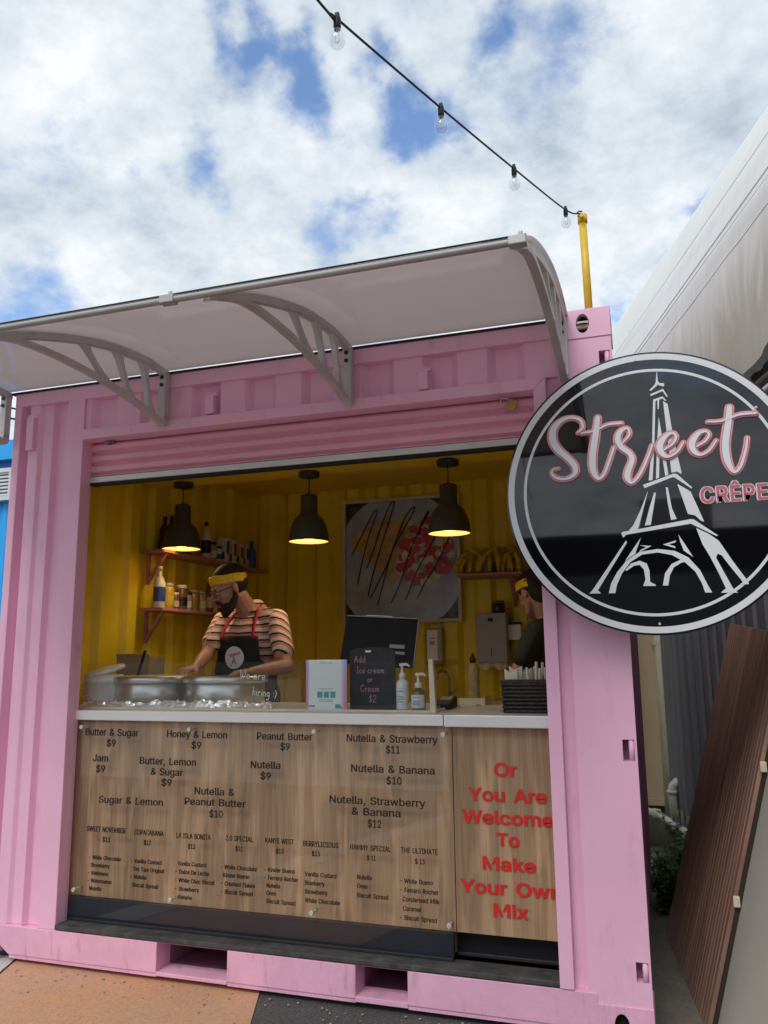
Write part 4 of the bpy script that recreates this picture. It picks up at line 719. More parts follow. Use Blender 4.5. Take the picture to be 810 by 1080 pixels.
# handwriting as single-line strokes (unit letters on a 1-high cap)
GL = {
 'A': [[(0,0),(.3,1),(.6,0)],[(.12,.38),(.5,.38)]], 'd': [[(.45,.42),(.22,.5),(.05,.25),(.2,.02),(.45,.2)],[(.47,1),(.46,.4),(.5,0)]],
 'I': [[(.15,0),(.15,1)],[(0,1),(.3,1)],[(0,0),(.3,0)]], 'c': [[(.42,.45),(.22,.52),(.03,.25),(.2,0),(.45,.08)]],
 'e': [[(.04,.25),(.42,.3),(.32,.52),(.1,.48),(.03,.2),(.2,0),(.45,.1)]], 'r': [[(.05,.5),(.08,0)],[(.08,.3),(.2,.5),(.38,.48)]],
 'a': [[(.42,.45),(.2,.52),(.04,.22),(.2,0),(.42,.25),(.44,.5)],[(.43,.45),(.46,.1),(.55,0)]],
 'm': [[(.03,.5),(.05,0)],[(.05,.3),(.18,.52),(.28,.4),(.28,0)],[(.28,.3),(.42,.52),(.54,.4),(.56,0)]],
 'o': [[(.25,.52),(.04,.28),(.2,0),(.43,.2),(.38,.46),(.22,.52)]], 'C': [[(.6,.85),(.35,1),(.05,.6),(.1,.15),(.35,0),(.6,.15)]],
 '$': [[(.5,.8),(.25,.9),(.08,.7),(.25,.5),(.48,.35),(.35,.1),(.05,.15)],[(.3,1.1),(.26,-.12)]], '2': [[(.05,.75),(.25,1),(.48,.75),(.3,.4),(.02,0)],[(.02,0),(.5,.02)]],
 'W': [[(0,1),(.12,.2),(.22,0),(.35,.35),(.38,.7)],[(.38,.6),(.46,.1),(.6,.1),(.75,.5),(.8,1)]],
 'h': [[(.06,1.0),(.05,0)],[(.05,.3),(.22,.52),(.36,.4),(.38,0)]], 'i': [[(.08,.5),(.1,0)],[(.09,.72),(.10,.75)]],
 'n': [[(.05,.5),(.06,0)],[(.06,.3),(.22,.52),(.36,.4),(.38,0)]], 'g': [[(.42,.42),(.2,.52),(.05,.28),(.2,.05),(.4,.2),(.43,.5)],[(.43,.45),(.40,-.2),(.22,-.42),(.02,-.3)]],
 ':': [[(.1,.15),(.12,.17)],[(.1,.5),(.12,.52)]], ')': [[(.05,.85),(.22,.5),(.05,-.1)]], '-': [[(.02,.3),(.3,.3)]], '.': [[(.1,0),(.12,.02)]],
}
def hand(mb, s, x, z, y, cap, lw, tilt=0, lift=.0002):
    cx_ = 0; k = 0
    for ch in s:
        if ch == ' ': cx_ += .38; continue
        w_ = 0
        for st in GL[ch]:
            pp = []
            for a, b in st:
                w_ = max(w_, a); u = (cx_+a)*cap*.9; v = b*cap
                pp.append((x+u*cos(tilt)-v*sin(tilt), z+u*sin(tilt)+v*cos(tilt), lw))
            stroke(mb, pp, y-.00025*k, lift=lift, n=5); k = (k+1) % 4
        cx_ += w_+.17
    return mb
wr = MB(); a = (1.362,0.146,1.187); b = (1.423,0.146,1.113)
hand(wr, 'We are', a[0], a[2], .1465, .036, .0017, -.06); obj('handwriting', wr, 'chalkw', gd); wr = MB(); hand(wr, 'hiring :)', b[0], b[2]+.004, .1465, .034, .0017, -.10)
obj('handwriting', wr, 'chalkw', gd)

# ------------------------------------------------------------------ things on the counter
# bucket
bk = thing('bucket', (.515,.34,1.0515), 'white plastic bucket with its lid leaning open at the counter end', 'bucket')
obj('pail', MB().lathe([(0,0),(.078,0),(.080,.004),(.088,.115),(.094,.117),(.094,.128),(.090,.130),(.092,.150),(.088,.150),(.076,.006),(0,.006)], (.515,.34,1.0515), 32), mat('white_pail', (.93,.93,.91), .4, 0, .03, 5), bk)
ld = MB().lathe([(0,.008),(.09,.008),(.096,.004),(.096,-.010),(.092,-.010),(.090,0),(0,0)], (0,0,0), 32)
bmesh.ops.transform(ld.bm, matrix=Matrix.Translation((.525,.335,1.222)) @ Matrix.Rotation(radians(-9), 4, 'Y') @ Matrix.Rotation(radians(12), 4, 'X'), verts=ld.bm.verts[:])
obj('lid', ld, 'white', bk)
obj('handle', MB().sweep([(.425,.32,1.165),(.43,.27,1.13),(.47,.235,1.10),(.52,.232,1.105),(.57,.25,1.135),(.606,.30,1.168)], .0025, 6), 'white', bk)
sp_ = thing('spatula', (.60,.36,1.07), 'dark handled spatula sticking up behind the white bucket', 'spatula')
obj('handle', MB().sweep([(.595,.50,1.10),(.60,.50,1.20),(.635,.50,1.315)], [.006,.007,.008], 8), 'black', sp_)
obj('blade', MB().box((.57,.497,1.0515),(.62,.502,1.11)), 'steel', sp_)
bx = thing('cardboard_box', (.44,.70,1.0515), 'small open cardboard box behind the near crepe griddle', 'box')
q = MB(); z1 = 1.285
for s0, s1 in (((.35,.66),(.55,.665)),((.35,.80),(.55,.805)),((.35,.665),(.355,.80)),((.545,.665),(.55,.80))): q.box((s0[0],s0[1],1.0515),(s1[0],s1[1],z1))
q.box((.355,.665,1.0516),(.545,.80,1.056))
obj('box_walls', q, 'card', bx); obj('box_flap', MB().box((.35,.655,1.284),(.55,.659,1.30), Matrix.Rotation(radians(20),4,'X')), 'card', bx)
# crepe griddles
def griddle(x, y, label):
    t = thing('crepe_griddle', (x,y,1.0515), label, 'griddle', 'crepe griddles on the counter')
    obj('base', MB().lathe([(0,0),(.185,0),(.188,.004),(.188,.095),(.182,.100)], (x,y,1.0615), 48), 'steel', t)
    obj('plate_rim', MB().lathe([(.182,.0),(.200,.0),(.203,.004),(.203,.027),(.198,.031),(.190,.031)], (x,y,1.158), 48), 'steel', t)
    obj('cooking_plate', MB().lathe([(.1905,0),(0,.002)], (x,y,1.188), 48), 'blackmat', t)
    for k in range(3): obj('foot', MB().lathe([(0,0),(.014,0),(.014,.0095),(0,.0095)], (x+.15*cos(k*2.1+.5), y+.15*sin(k*2.1+.5), 1.0515), 12), 'black', t)
    obj('control_knob', MB().sweep([(x+.10,y+.158,1.10),(x+.11,y+.178,1.10)], .016, 14), 'black', t)
    return t
griddle(0.695, .48, 'steel round crepe griddle nearest the white bucket')
griddle(1.096, .50, 'steel round crepe griddle in front of the man')
cr = obj('crepe', MB().lathe([(0,.002),(.12,.004),(.17,.003),(.178,0)], (0.695,.48,1.1895), 40), mat('crepe_batter', (.60,.46,.20), .6, 0, .3, 18)); tag(cr, 'thin golden crepe lying on the griddle beside the bucket', 'crepe')
# foil
from mathutils import noise as mn
fm = MB(); g_ = []
for j in range(22):
    row = []
    for i in range(120):
        x = .49+i*.0082; y = .168+j*.0065
        e = min(1, j/3, (21-j)/3, i/3, (119-i)/3)
        q_ = Vector((x*9, y*22, 1.3)); h_ = 1-abs(mn.noise(q_))*2.2; h2 = 1-abs(mn.noise(Vector((x*38, y*55, 4.2))))*2
        row.append((x+.004*mn.noise(q_*3), y, 1.0535+(.006+.020*min(1.2,abs(1-h_))*(.7+.3*sin(x*7.5-.8))+.016*abs(mn.noise(Vector((x*30+y*40, y*70, 2))))*1.5)*e))
    g_.append(row)
fm.sheet(g_, False)
tag(obj('foil_sheet', fm, 'foil', smooth=False), 'crumpled silver foil sheet along the counter behind the glass', 'foil')
# payment sign stand (code left blank)
qr = thing('payment_stand', (1.72,.25,1.0515), 'white tabletop payment card stand with pink and lilac edges', 'sign stand')
def pm_mat():
    m, nt, b = new_mat('pastel_print')
    gx = nd(nt, 'ShaderNodeSeparateXYZ'); nt.links.new(coords(nt), gx.inputs[0])
    mrx = nd(nt, 'ShaderNodeMapRange'); mrx.inputs[1].default_value = -.095; mrx.inputs[2].default_value = .10; nt.links.new(gx.outputs[0], mrx.inputs[0])
    mrz = nd(nt, 'ShaderNodeMapRange'); mrz.inputs[1].default_value = 0; mrz.inputs[2].default_value = .2; nt.links.new(gx.outputs[2], mrz.inputs[0])
    edge = ramp(nt, mrz.outputs[0], [(0,(.75,.28,.40)),(.6,(.62,.36,.62)),(1,(.45,.50,.80))])
    msk = ramp(nt, mrx.outputs[0], [(.06,(1,1,1)),(.10,(0,0,0)),(.84,(0,0,0)),(.93,(1,1,1))])
    c = mixc(nt, msk, (.86,.90,.92), edge)
    nt.links.new(c, b.inputs['Base Color']); b.inputs['Roughness'].default_value = .3
    return m
obj('card', MB().box((1.628,.247,1.0515),(1.818,.254,1.262)), pm_mat(), qr, bevel=.002)
pr_ = MB()
add_text(pr_, 'Scan to pay', 1.722, 1.246, .2462, .0075, width=.055)
for k in range(3):
    xx = 1.694+k*.030
    pr_.flat([(xx-.012,1.102),(xx+.012,1.102),(xx+.012,1.128),(xx-.012,1.128)], .2462)
pr_.flat([(1.640,1.063),(1.672,1.063),(1.672,1.070),(1.640,1.070)], .2462); pr_.flat([(1.765,1.058),(1.80,1.058),(1.786,1.075),(1.765,1.075)], .2462)
obj('print', pr_, 'teal', qr)
pr_ = MB()
for z_ in (1.138,1.092,1.086): pr_.flat([(1.69,z_),(1.755,z_),(1.755,z_+.0025),(1.69,z_+.0025)], .2462)
obj('fine_print', pr_, 'greyprint', qr)
# chalkboard
cbd = thing('chalkboard', (1.914,.30,1.0515), 'dark tabletop chalkboard offering extras in pink handwriting', 'chalkboard')
pts = [(1.812,1.0515),(2.018,1.0515),(2.018,1.298),(1.985,1.310),(1.915,1.314),(1.845,1.310),(1.812,1.298)]
obj('slate', MB().prism(pts, 'y', .298, .306), 'board', cbd, bevel=.002)
obj('hanger', MB().box((1.885,.2945,1.292),(1.910,.2975,1.300)), 'white', cbd)
wr = MB()
for s_, x_, z_, c_ in (('Add',1.834,1.249,.032),('Ice cream',1.845,1.204,.030),('or',1.893,1.166,.030),('Cream',1.862,1.126,.032),('$2',1.900,1.082,.034)): hand(wr, s_, x_, z_, .2968, c_*.88, .0014)
obj('handwriting', wr, 'chalkp', cbd)
# POS screen seen from behind
ps = thing('till_screen', (1.775,.62,1.0515), 'black till screen seen from behind above the chalkboard', 'till')
RX = Matrix.Rotation(radians(-14), 4, 'X') @ Matrix.Rotation(radians(4), 4, 'Y')
def tilted(mb, c, R_=RX): bmesh.ops.transform(mb.bm, matrix=Matrix.Translation(c) @ R_, verts=mb.bm.verts[:]); return mb
cc_ = (1.813, .70, 1.343)
obj('casing', tilted(MB().box((-.185,-.012,-.118),(.185,.012,.118)), cc_), 'black', ps, bevel=.006)
obj('edge_trim', tilted(MB().box((-.183,-.010,.1185),(.185,.010,.123)).box((.1855,-.008,-.112),(.189,.008,.116)), cc_), 'greypl', ps)
obj('paper_label', tilted(MB().box((-.08,-.014,.1235),(.05,.010,.127)), cc_), 'white', ps)
obj('sticker', tilted(MB().box((.06,-.0135,-.03),(.135,-.0122,-.012)).box((.09,-.0135,-.058),(.14,-.0122,-.046)), cc_), 'greyprint', ps)
obj('neck', MB().sweep([(cc_[0],.74,1.065),(cc_[0],.73,1.15),(cc_[0],.71,1.29)], [.03,.022,.02], 12), 'black', ps)
obj('base', MB().box((cc_[0]-.09,.65,1.0515),(cc_[0]+.09,.78,1.066)), 'black', ps, bevel=.004)
# pump bottles
def pump(x, y, r, h, label, clear_=False):
    t = thing('pump_bottle', (x,y,1.0515), label, 'pump bottle', 'pump bottles beside the chalkboard')
    z0 = 1.0515
    b_ = obj('bottle', MB().lathe([(0,0),(r*.9,0),(r,.006),(r,h*.86),(r*.85,h*.94),(r*.42,h),(r*.42,h+.006),(0,h+.006)], (x,y,z0), 28), 'jarglass' if clear_ else 'white', t)
    if clear_: obj('gel', MB().lathe([(0,.003),(r*.88,.003),(r*.94,.008),(r*.94,h*.66),(0,h*.66)], (x,y,z0), 24), mat('pale_gel', (.55,.60,.60), .2), t)
    lab = MB(); n_ = 14
    lab.sheet([[(x+(r+.0008)*sin(a_), y-(r+.0008)*cos(a_), z0+zz) for a_ in [-1.2+2.4*k/n_ for k in range(n_+1)]] for zz in (h*.12, h*.74)])
    obj('label', lab, 'signwhite', t)
    for q_ in (.30,.38,.46,.58): pass
    tx = MB()
    for q_ in (.25,.33,.41,.60): tx.box((x-r*.5, y-r-.0014, z0+h*q_), (x+r*.45, y-r-.0010, z0+h*q_+.0035))
    obj('print', tx, 'greyprint', t)
    obj('pump_head', MB().lathe([(0,0),(r*.5,0),(r*.5,.018),(r*.3,.022),(.005,.024),(.005,.048),(.012,.050),(.012,.060),(0,.062)], (x,y,z0+h+.006), 16).sweep([(x,y,z0+h+.062),(x+.022,y-.004,z0+h+.063),(x+.036,y-.007,z0+h+.055)], [.006,.0055,.004], 8), 'white', t)
pump(2.042, .32, .0265, .125, 'taller opaque white pump bottle right of the chalkboard')
pump(2.119, .30, .0300, .085, 'shorter clear pump bottle with white label by the cream upright', True)
# basket with napkins and cutlery
bs = thing('wicker_basket', (2.585,.27,1.0515), 'black wicker basket on the counter beside the right post', 'basket')
wk = MB(); x0_, x1_, y0_, y1_ = 2.500, 2.680, .190, .345
z0_ = 1.0515; rows = 8; hgt = .118
for r_ in range(rows):
    zz = z0_+.007+r_*hgt/rows; path = []; nseg = 12
    per = [((x0_+(x1_-x0_)*k/nseg), y0_) for k in range(nseg)]+[(x1_, y0_+(y1_-y0_)*k/nseg) for k in range(nseg)]+[((x1_-(x1_-x0_)*k/nseg), y1_) for k in range(nseg)]+[(x0_, y1_-(y1_-y0_)*k/nseg) for k in range(nseg)]
    cx0, cy0 = (x0_+x1_)/2, (y0_+y1_)/2; f_ = 1+.06*r_/rows
    for i_, (a_, b_) in enumerate(per+[per[0]]):
        o_ = .004*(1 if (i_+r_) % 2 else -1); d_ = Vector((a_-cx0, b_-cy0)).normalized()
        path.append((cx0+(a_-cx0)*f_+d_.x*o_, cy0+(b_-cy0)*f_+d_.y*o_, zz))
    wk.sweep(path, .0074, 6)
for k in range(0, 48, 2):
    a_, b_ = per[k]; wk.sweep([(a_,b_,z0_+.002),(cx0+(a_-cx0)*1.06,cy0+(b_-cy0)*1.06,z0_+hgt)], .004, 5)
obj('weave', wk, 'wicker', bs)
obj('base', MB().box((x0_+.004,y0_+.004,z0_),(x1_-.004,y1_-.004,z0_+.006)), 'wicker', bs)
obj('rim', MB().sweep([(cx0+(a-cx0)*1.07, cy0+(b-cy0)*1.07, z0_+hgt+.002) for a, b in (per+[per[0]])], .008, 7), 'wicker', bs)
rnd = random.Random(5)
for k in range(5):
    x = 2.515+k*.016; q = MB(); hh = rnd.uniform(.155,.182)
    pp = [(x-.012, z0_+.008), (x+.03, z0_+.008), (x+.034+rnd.uniform(-.006,.006), z0_+hh), (x+.006, z0_+hh-.018), (x-.016, z0_+hh-.004+rnd.uniform(-.01,.006))]
    q.prism(pp, 'y', .215+k*.020, .224+k*.020)
    tag(obj('paper_napkin', q, 'napkin', bevel=.002), 'folded cream paper napkin standing in the black wicker basket', 'napkin', 'folded napkins in the wicker basket')
for k in range(9):
    x = 2.598+ (k % 5)*.016; y = .215+(k//5)*.06+rnd.uniform(0,.02); q = MB(); dx_, dz_ = rnd.uniform(-.012,.014), rnd.uniform(.165,.205)
    q.sweep([(x,y,z0_+.010),(x+dx_*.5,y,z0_+.09),(x+dx_,y+.004,z0_+dz_)], [.003,.004,.0062], 6)
    tag(obj('wooden_cutlery', q, 'napkin'), 'pale wooden cutlery stick upright in the black wicker basket', 'cutlery', 'wooden cutlery in the wicker basket')
# card terminal by upright
te = thing('card_terminal', (2.201,.42,1.052), 'black card terminal just right of the cream upright', 'card terminal')
tx_, ty_, tz_ = te.location
obj('body', MB().prism([(ty_-.07,1.0525),(ty_+.08,1.0525),(ty_+.08,1.100),(ty_-.07,1.072)], 'x', tx_-.038, tx_+.038), 'black', te, bevel=.006)
obj('screen', MB().prism([(ty_+.0,1.0862),(ty_+.06,1.0975),(ty_+.06,1.0985),(ty_+.0,1.0872)], 'x', tx_-.026, tx_+.026), 'greypl', te)
obj('stand', MB().lathe([(0,0),(.03,0),(.03,.0004),(0,.0006)], (tx_,ty_,1.0515), 16), 'black', te)
# back bench with sink items
bb = thing('back_bench', (2.15,2.0,.172), 'low white bench with a sink along the yellow back wall', 'bench')
BZ = .985
obj('bench_top', MB().box((1.30,1.72,BZ-.03),(2.85,2.33,BZ)), 'counter', bb, bevel=.004)
obj('cabinet', MB().box((1.32,1.76,.173),(2.84,2.32,BZ-.031)), 'yellow', bb)
tp = thing('tap', (1.813,2.1,BZ), 'slim chrome gooseneck tap at the back bench', 'tap')
tX = tp.location.x
obj('spout', MB().sweep([(tX,2.1,BZ),(tX,2.1,BZ+.14),(tX-.01,2.08,BZ+.18),(tX-.03,2.03,BZ+.195),(tX-.045,1.98,BZ+.175),(tX-.048,1.97,BZ+.14)], .009, 10), 'steel', tp)
obj('lever', MB().sweep([(tX+.012,2.1,BZ+.05),(tX+.05,2.08,BZ+.075)], .006, 8), 'steel', tp)
sq = thing('sauce_bottle', (2.025,1.85,BZ+.0), 'tall cream squeeze bottle with a dark cap on the back bench', 'bottle')
sx_ = sq.location.x
obj('bottle', MB().lathe([(0,0),(.034,0),(.036,.004),(.036,.20),(.03,.23),(.014,.245),(0,.245)], (sx_,1.85,BZ), 20), mat('cream_squeeze', (.50,.44,.26), .4, 0, .3, 30), sq)
obj('cap', MB().lathe([(.017,0),(.019,.002),(.019,.03),(.008,.04),(.004,.06),(0,.06)], (sx_,1.85,BZ+.243), 16), mat('dark_red_cap', (.05,.015,.012), .4), sq)
tb = thing('paper_tray', (1.972,1.80,BZ), 'shallow white tray of papers at the front of the back bench', 'tray')
obj('tray', MB().box((tb.location.x-.10,1.74,BZ+.0005),(tb.location.x+.14,1.92,BZ+.012)).box((tb.location.x-.10,1.74,BZ+.012),(tb.location.x+.14,1.745,BZ+.04)).box((tb.location.x+.135,1.745,BZ+.012),(tb.location.x+.14,1.92,BZ+.05)), 'white', tb)
obj('paper', MB().box((tb.location.x-.09,1.75,BZ+.0125),(tb.location.x+.05,1.90,BZ+.022), Matrix.Rotation(.2,4,'Z')), 'napkin', tb)

# ------------------------------------------------------------------ wall fittings inside
soap = thing('soap_dispenser', (1.665,2.31,1.226), 'beige soap dispenser with a white front panel on the yellow wall', 'soap dispenser')
a = (1.622,2.280,1.454); b = (1.732,2.280,1.220)
obj('casing', MB().box((a[0],2.26,b[2]),(b[0],2.337,a[2])), 'beigepl', soap, bevel=.008)
obj('front_panel', MB().box((a[0]+.008,2.252,b[2]+.02),(b[0]-.028,2.2595,a[2]-.012)), 'white', soap, bevel=.003)
obj('print', MB().box((a[0]+.028,2.2505,a[2]-.07),(b[0]-.048,2.2515,a[2]-.062)).box((a[0]+.028,2.2505,a[2]-.11),(b[0]-.048,2.2515,a[2]-.085)), 'greyprint', soap)
pt = thing('towel_dispenser', (2.053,2.28,1.224), 'grey metal paper towel dispenser on the yellow back wall', 'towel dispenser')
a = (1.977,2.220,1.544); b = (2.178,2.220,1.223)
obj('casing', MB().box((a[0],2.20,b[2]),(b[0],2.337,a[2])), 'greypl', pt, bevel=.006)
mx_ = (a[0]+b[0])/2
obj('lock', MB().box((mx_-.02,2.197,a[2]-.055),(mx_+.014,2.1995,a[2]-.035)), 'black', pt)
obj('slot', MB().box((mx_-.006,2.197,b[2]+.045),(mx_-.001,2.1995,b[2]+.095)), 'black', pt)
tw = MB(); tw.sheet([[(a[0]+.02+(b[0]-a[0]-.03)*i/12, 2.215+.008*sin(i*1.3)+.01*j, b[2]-.0005-.018*j-.006*sin(i*.9)*j) for i in range(13)] for j in range(3)])
obj('paper_towel', tw, 'napkin', pt)
jr = thing('jam_jar', (2.120,2.26,a[2]+.001), 'small jar of dark jam standing on the grey towel dispenser', 'jar')
obj('jar', MB().lathe([(0,0),(.040,0),(.043,.004),(.043,.055),(.037,.062),(0,.062)], tuple(jr.location), 20), mat('dark_jam', (.06,.02,.012), .2), jr)
obj('lid', MB().lathe([(0,.0),(.040,.0),(.041,.002),(.041,.016),(.039,.018),(0,.018)], (jr.location.x, 2.26, a[2]+.0635), 20), mat('brown_lid', (.22,.12,.06), .4), jr)
wb = thing('wall_box', (2.209,2.30,1.369), 'small white box on the wall between dispenser and worker', 'box')
obj('casing', MB().box((wb.location.x-.035,2.27,wb.location.z),(wb.location.x+.05,2.337,wb.location.z+.10)), 'white', wb, bevel=.004)
obj('box_lid', MB().box((wb.location.x-.037,2.265,wb.location.z+.1005),(wb.location.x+.052,2.337,wb.location.z+.115)), 'black', wb, bevel=.002)

# right shelf with bananas
SHZ = 1.795
rs = thing('wall_shelf', (2.25,2.22,SHZ-.02), 'pink wall shelf holding bananas at the back right', 'shelf')
obj('board', MB().box((1.885,2.06,SHZ-.018),(2.70,2.336,SHZ)), 'shelfpink', rs, bevel=.002)
for x in (2.225,): obj('bracket', MB().box((x-.012,2.322,SHZ-.21),(x+.012,2.336,SHZ-.0185)).prism([(2.318,SHZ-.20),(2.321,SHZ-.17),(2.13,SHZ-.019),(2.10,SHZ-.019)], 'x', x-.009, x+.009), 'shelfpink', rs)
def banana_mesh(L):
    pp = [(.0,0,.135),(.012,0,.132),(.035,0,.122),(.060,0,.102),(.078,0,.074),(.086,0,.046),(.084,0,.022),(.078,0,.008)]
    return MB().sweep([(a*L,b,c*L) for a, b, c in pp], [.006,.007,.013,.0175,.019,.0175,.012,.005], 7)
rb = random.Random(11)
bx_ = [1.965,2.03,2.11,2.17,2.25,2.33,2.40,2.48]
blab = ['nearest the picture frame','second from the picture frame','third from the picture frame','fourth from the picture frame, in the middle','fifth from the picture frame','sixth from the picture frame','seventh from the picture frame, by the sign','farthest from the picture frame, behind the sign']
for i, x in enumerate(bx_):
    y = 2.20+(.05 if i % 2 else -.03)
    t = thing('banana_bunch', (x,y,SHZ), 'bunch of yellow bananas on the right shelf, '+blab[i], 'bananas', 'banana bunches on the right shelf')
    for k in range(11):
        mb = banana_mesh(rb.uniform(.85,1.2)*(1.25 if i in (2,3,5) else 1.05))
        R_ = Matrix.Rotation(radians(-165+k*35+rb.uniform(-12,12)), 4, 'Z') @ Matrix.Rotation(radians(rb.uniform(-14,6)), 4, 'Y') @ Matrix.Rotation(rb.uniform(-.25,.25), 4, 'X')
        bmesh.ops.transform(mb.bm, matrix=R_, verts=mb.bm.verts[:])
        lo = min(v.co.z for v in mb.bm.verts)
        bmesh.ops.translate(mb.bm, verts=mb.bm.verts[:], vec=(0, 0, -lo+.001))
        obj('banana', mb, 'banana', t, local=True)

# left shelves with bottles
def shelf_left(z, label):
    t = thing('wall_shelf', (.345,1.53,z-.02), label, 'shelf', 'pink shelves on the left wall')
    obj('board', MB().box((.268,.96,z-.018),(.42,2.31,z)), 'shelfpink', t, bevel=.002)
    for y in (1.02,1.85):
        obj('bracket', MB().box((.268,y-.012,z-.20),(.282,y+.012,z-.0185)).prism([(.283,z-.19),(.283,z-.16),(.375,z-.019),(.40,z-.019)], 'y', y-.010, y+.010), 'shelfpink', t)
shelf_left(1.90, 'upper pink shelf of bottles on the left wall')
shelf_left(1.562, 'lower pink shelf of jars on the left wall, with diagonal bracket')
cache = {}
def pm(c, r=.4):
    k = tuple(c)
    if k not in cache: cache[k] = mat('pack_%d' % len(cache), c, r, 0, .2, 40)
    return cache[k]
def pack(kind, y, z, h, r, body, cap, label, lb, group, x=.37):
    t = thing(kind, (x,y,z), label, kind.split('_')[-1], group)
    if 'carton' in kind:
        obj('carton', MB().box((x-r,y-r*.8,z+.0005),(x+r,y+r*.8,z+h)), pm(body), t, bevel=.003)
        obj('printed_panel', MB().box((x+r+.0004,y-r*.6,z+h*.35),(x+r+.001,y+r*.6,z+h*.85)).box((x-r*.7,y-r*.8-.001,z+h*.12),(x+r*.7,y-r*.8-.0004,z+h*.42)), pm(cap), t)
        return
    if 'jar' in kind: pf_ = [(0,0),(r*.94,0),(r,.004),(r,h*.78),(r*.82,h*.86),(0,h*.86)]; cp = [(0,0),(r*.86,0),(r*.88,.002),(r*.88,h*.14),(0,h*.145)]; cz = h*.862
    else: pf_ = [(0,0),(r*.94,0),(r,.004),(r,h*.58),(r*.75,h*.68),(r*.36,h*.78),(r*.34,h*.90),(0,h*.90)]; cp = [(0,0),(r*.42,0),(r*.42,h*.10),(0,h*.105)]; cz = h*.902
    obj('glass_body', MB().lathe([(a, b+.0005) for a, b in pf_], (x,y,z), 18), pm(body,.25), t)
    obj('cap', MB().lathe(cp, (x,y,z+cz), 16), pm(cap), t)
    if lb:
        lab = MB(); n_ = 12
        lab.sheet([[(x+(r+.0008)*cos(a_), y+(r+.0008)*sin(a_), z+zz) for a_ in [-2.4+3.6*k/n_ for k in range(n_+1)]] for zz in (h*.15, h*.50)])
        obj('paper_label', lab, pm(lb,.6), t)
BLKc=(.01,.01,.01); WHT=(.62,.62,.60); BLU=(.04,.07,.22); YEL=(.5,.32,.03); DRK=(.02,.013,.01); BRN=(.16,.07,.03); RED=(.30,.03,.03); GRY=(.3,.3,.3); CRM=(.55,.45,.3); NAV=(.02,.05,.16)
up = [('syrup_bottle',1.030,.20,.033,DRK,BLKc,None,'dark syrup bottle at the near end of the upper shelf'),
 ('syrup_bottle',1.100,.22,.033,DRK,BLU,None,'taller dark syrup bottle with blue cap behind the left lamp'),
 ('syrup_bottle',1.170,.20,.03,BRN,BLKc,CRM,'brown syrup bottle with cream label hidden behind the left lamp'),
 ('spread_jar',1.260,.13,.04,BRN,WHT,CRM,'brown spread jar with white lid on the upper shelf'),
 ('syrup_bottle',1.500,.24,.033,WHT,BLKc,DRK,'white bottle with dark cap standing tallest on the upper shelf'),
 ('spice_jar',1.585,.12,.028,GRY,BLKc,WHT,'small grey jar with dark lid left of the white cartons'),
 ('spice_jar',1.655,.10,.028,WHT,BLKc,BLU,'small white jar with dark lid and blue label'),
 ('sugar_carton',1.730,.17,.032,WHT,BLU,None,'white carton with navy panel on the upper shelf, the nearer one'),
 ('sugar_carton',1.830,.165,.032,WHT,RED,None,'white carton with red panel on the upper shelf'),
 ('biscuit_carton',1.930,.15,.032,CRM,BRN,None,'cream and brown carton on the upper shelf'),
 ('biscuit_carton',2.020,.15,.03,CRM,NAV,None,'cream carton with navy panel beside the blue bottle'),
 ('cordial_bottle',2.130,.20,.036,(.03,.09,.28),NAV,None,'blue bottle at the far end of the upper shelf')]
for k_, y, h, r, bd, cp, lb, lab in up: pack(k_, y, 1.90, h, r, bd, cp, lab, lb, 'bottles and packets on the upper shelf')
lo_ = [('sauce_bottle',1.000,.24,.034,WHT,WHT,BLU,'white bottle with blue label at the near end of the lower shelf'),
 ('spread_jar',1.085,.15,.038,YEL,GRY,(.55,.38,.04),'yellow labelled jar second on the lower shelf'),
 ('spice_jar',1.165,.10,.026,BRN,WHT,CRM,'small brown jar with white lid on the lower shelf'),
 ('spread_jar',1.235,.15,.036,BRN,WHT,DRK,'dark brown jar with white lid on the lower shelf'),
 ('spice_jar',1.305,.11,.026,GRY,BLKc,WHT,'small grey jar with white label on the lower shelf'),
 ('honey_jar',1.375,.13,.036,(.25,.13,.03),GRY,None,'amber honey jar with grey lid on the lower shelf'),
 ('honey_jar',1.460,.13,.036,(.35,.25,.12),GRY,CRM,'pale amber jar with cream label on the lower shelf'),
 ('sauce_bottle',1.545,.19,.033,(.20,.05,.03),RED,CRM,'red-brown bottle with cream label on the lower shelf'),
 ('spice_jar',1.620,.12,.028,CRM,BRN,None,'cream jar with brown lid on the lower shelf'),
 ('biscuit_jar',1.720,.15,.045,(.30,.16,.06),BRN,None,'wide brown biscuit jar just left of the man'),
 ('sauce_bottle',1.830,.17,.033,RED,RED,None,'red bottle behind the face of the man')]
for k_, y, h, r, bd, cp, lb, lab in lo_: pack(k_, y, 1.562, h, r, bd, cp, lab, lb, 'jars and bottles on the lower shelf')

# framed crepe picture
fp = thing('framed_picture', (1.415,2.33,1.51), 'large framed picture of a crepe with fruit on the back wall', 'picture')
a = (1.004,2.310,2.375); b = (1.863,2.310,1.497)
fx0, fx1, fz0, fz1 = a[0], b[0], b[2], a[2]+.004
FW = .022
obj('frame', MB().box((fx0,2.30,fz0),(fx0+FW,2.337,fz1)).box((fx1-FW,2.30,fz0),(fx1,2.337,fz1)).box((fx0+FW,2.3005,fz0),(fx1-FW,2.337,fz0+FW)).box((fx0+FW,2.3005,fz1-FW),(fx1-FW,2.337,fz1)), 'cream', fp, bevel=.001)
def prn(c, v=.15, s=14): return mat('print_ink', c, .25, 0, v, s)
PW = fx1-fx0; PH = fz1-fz0
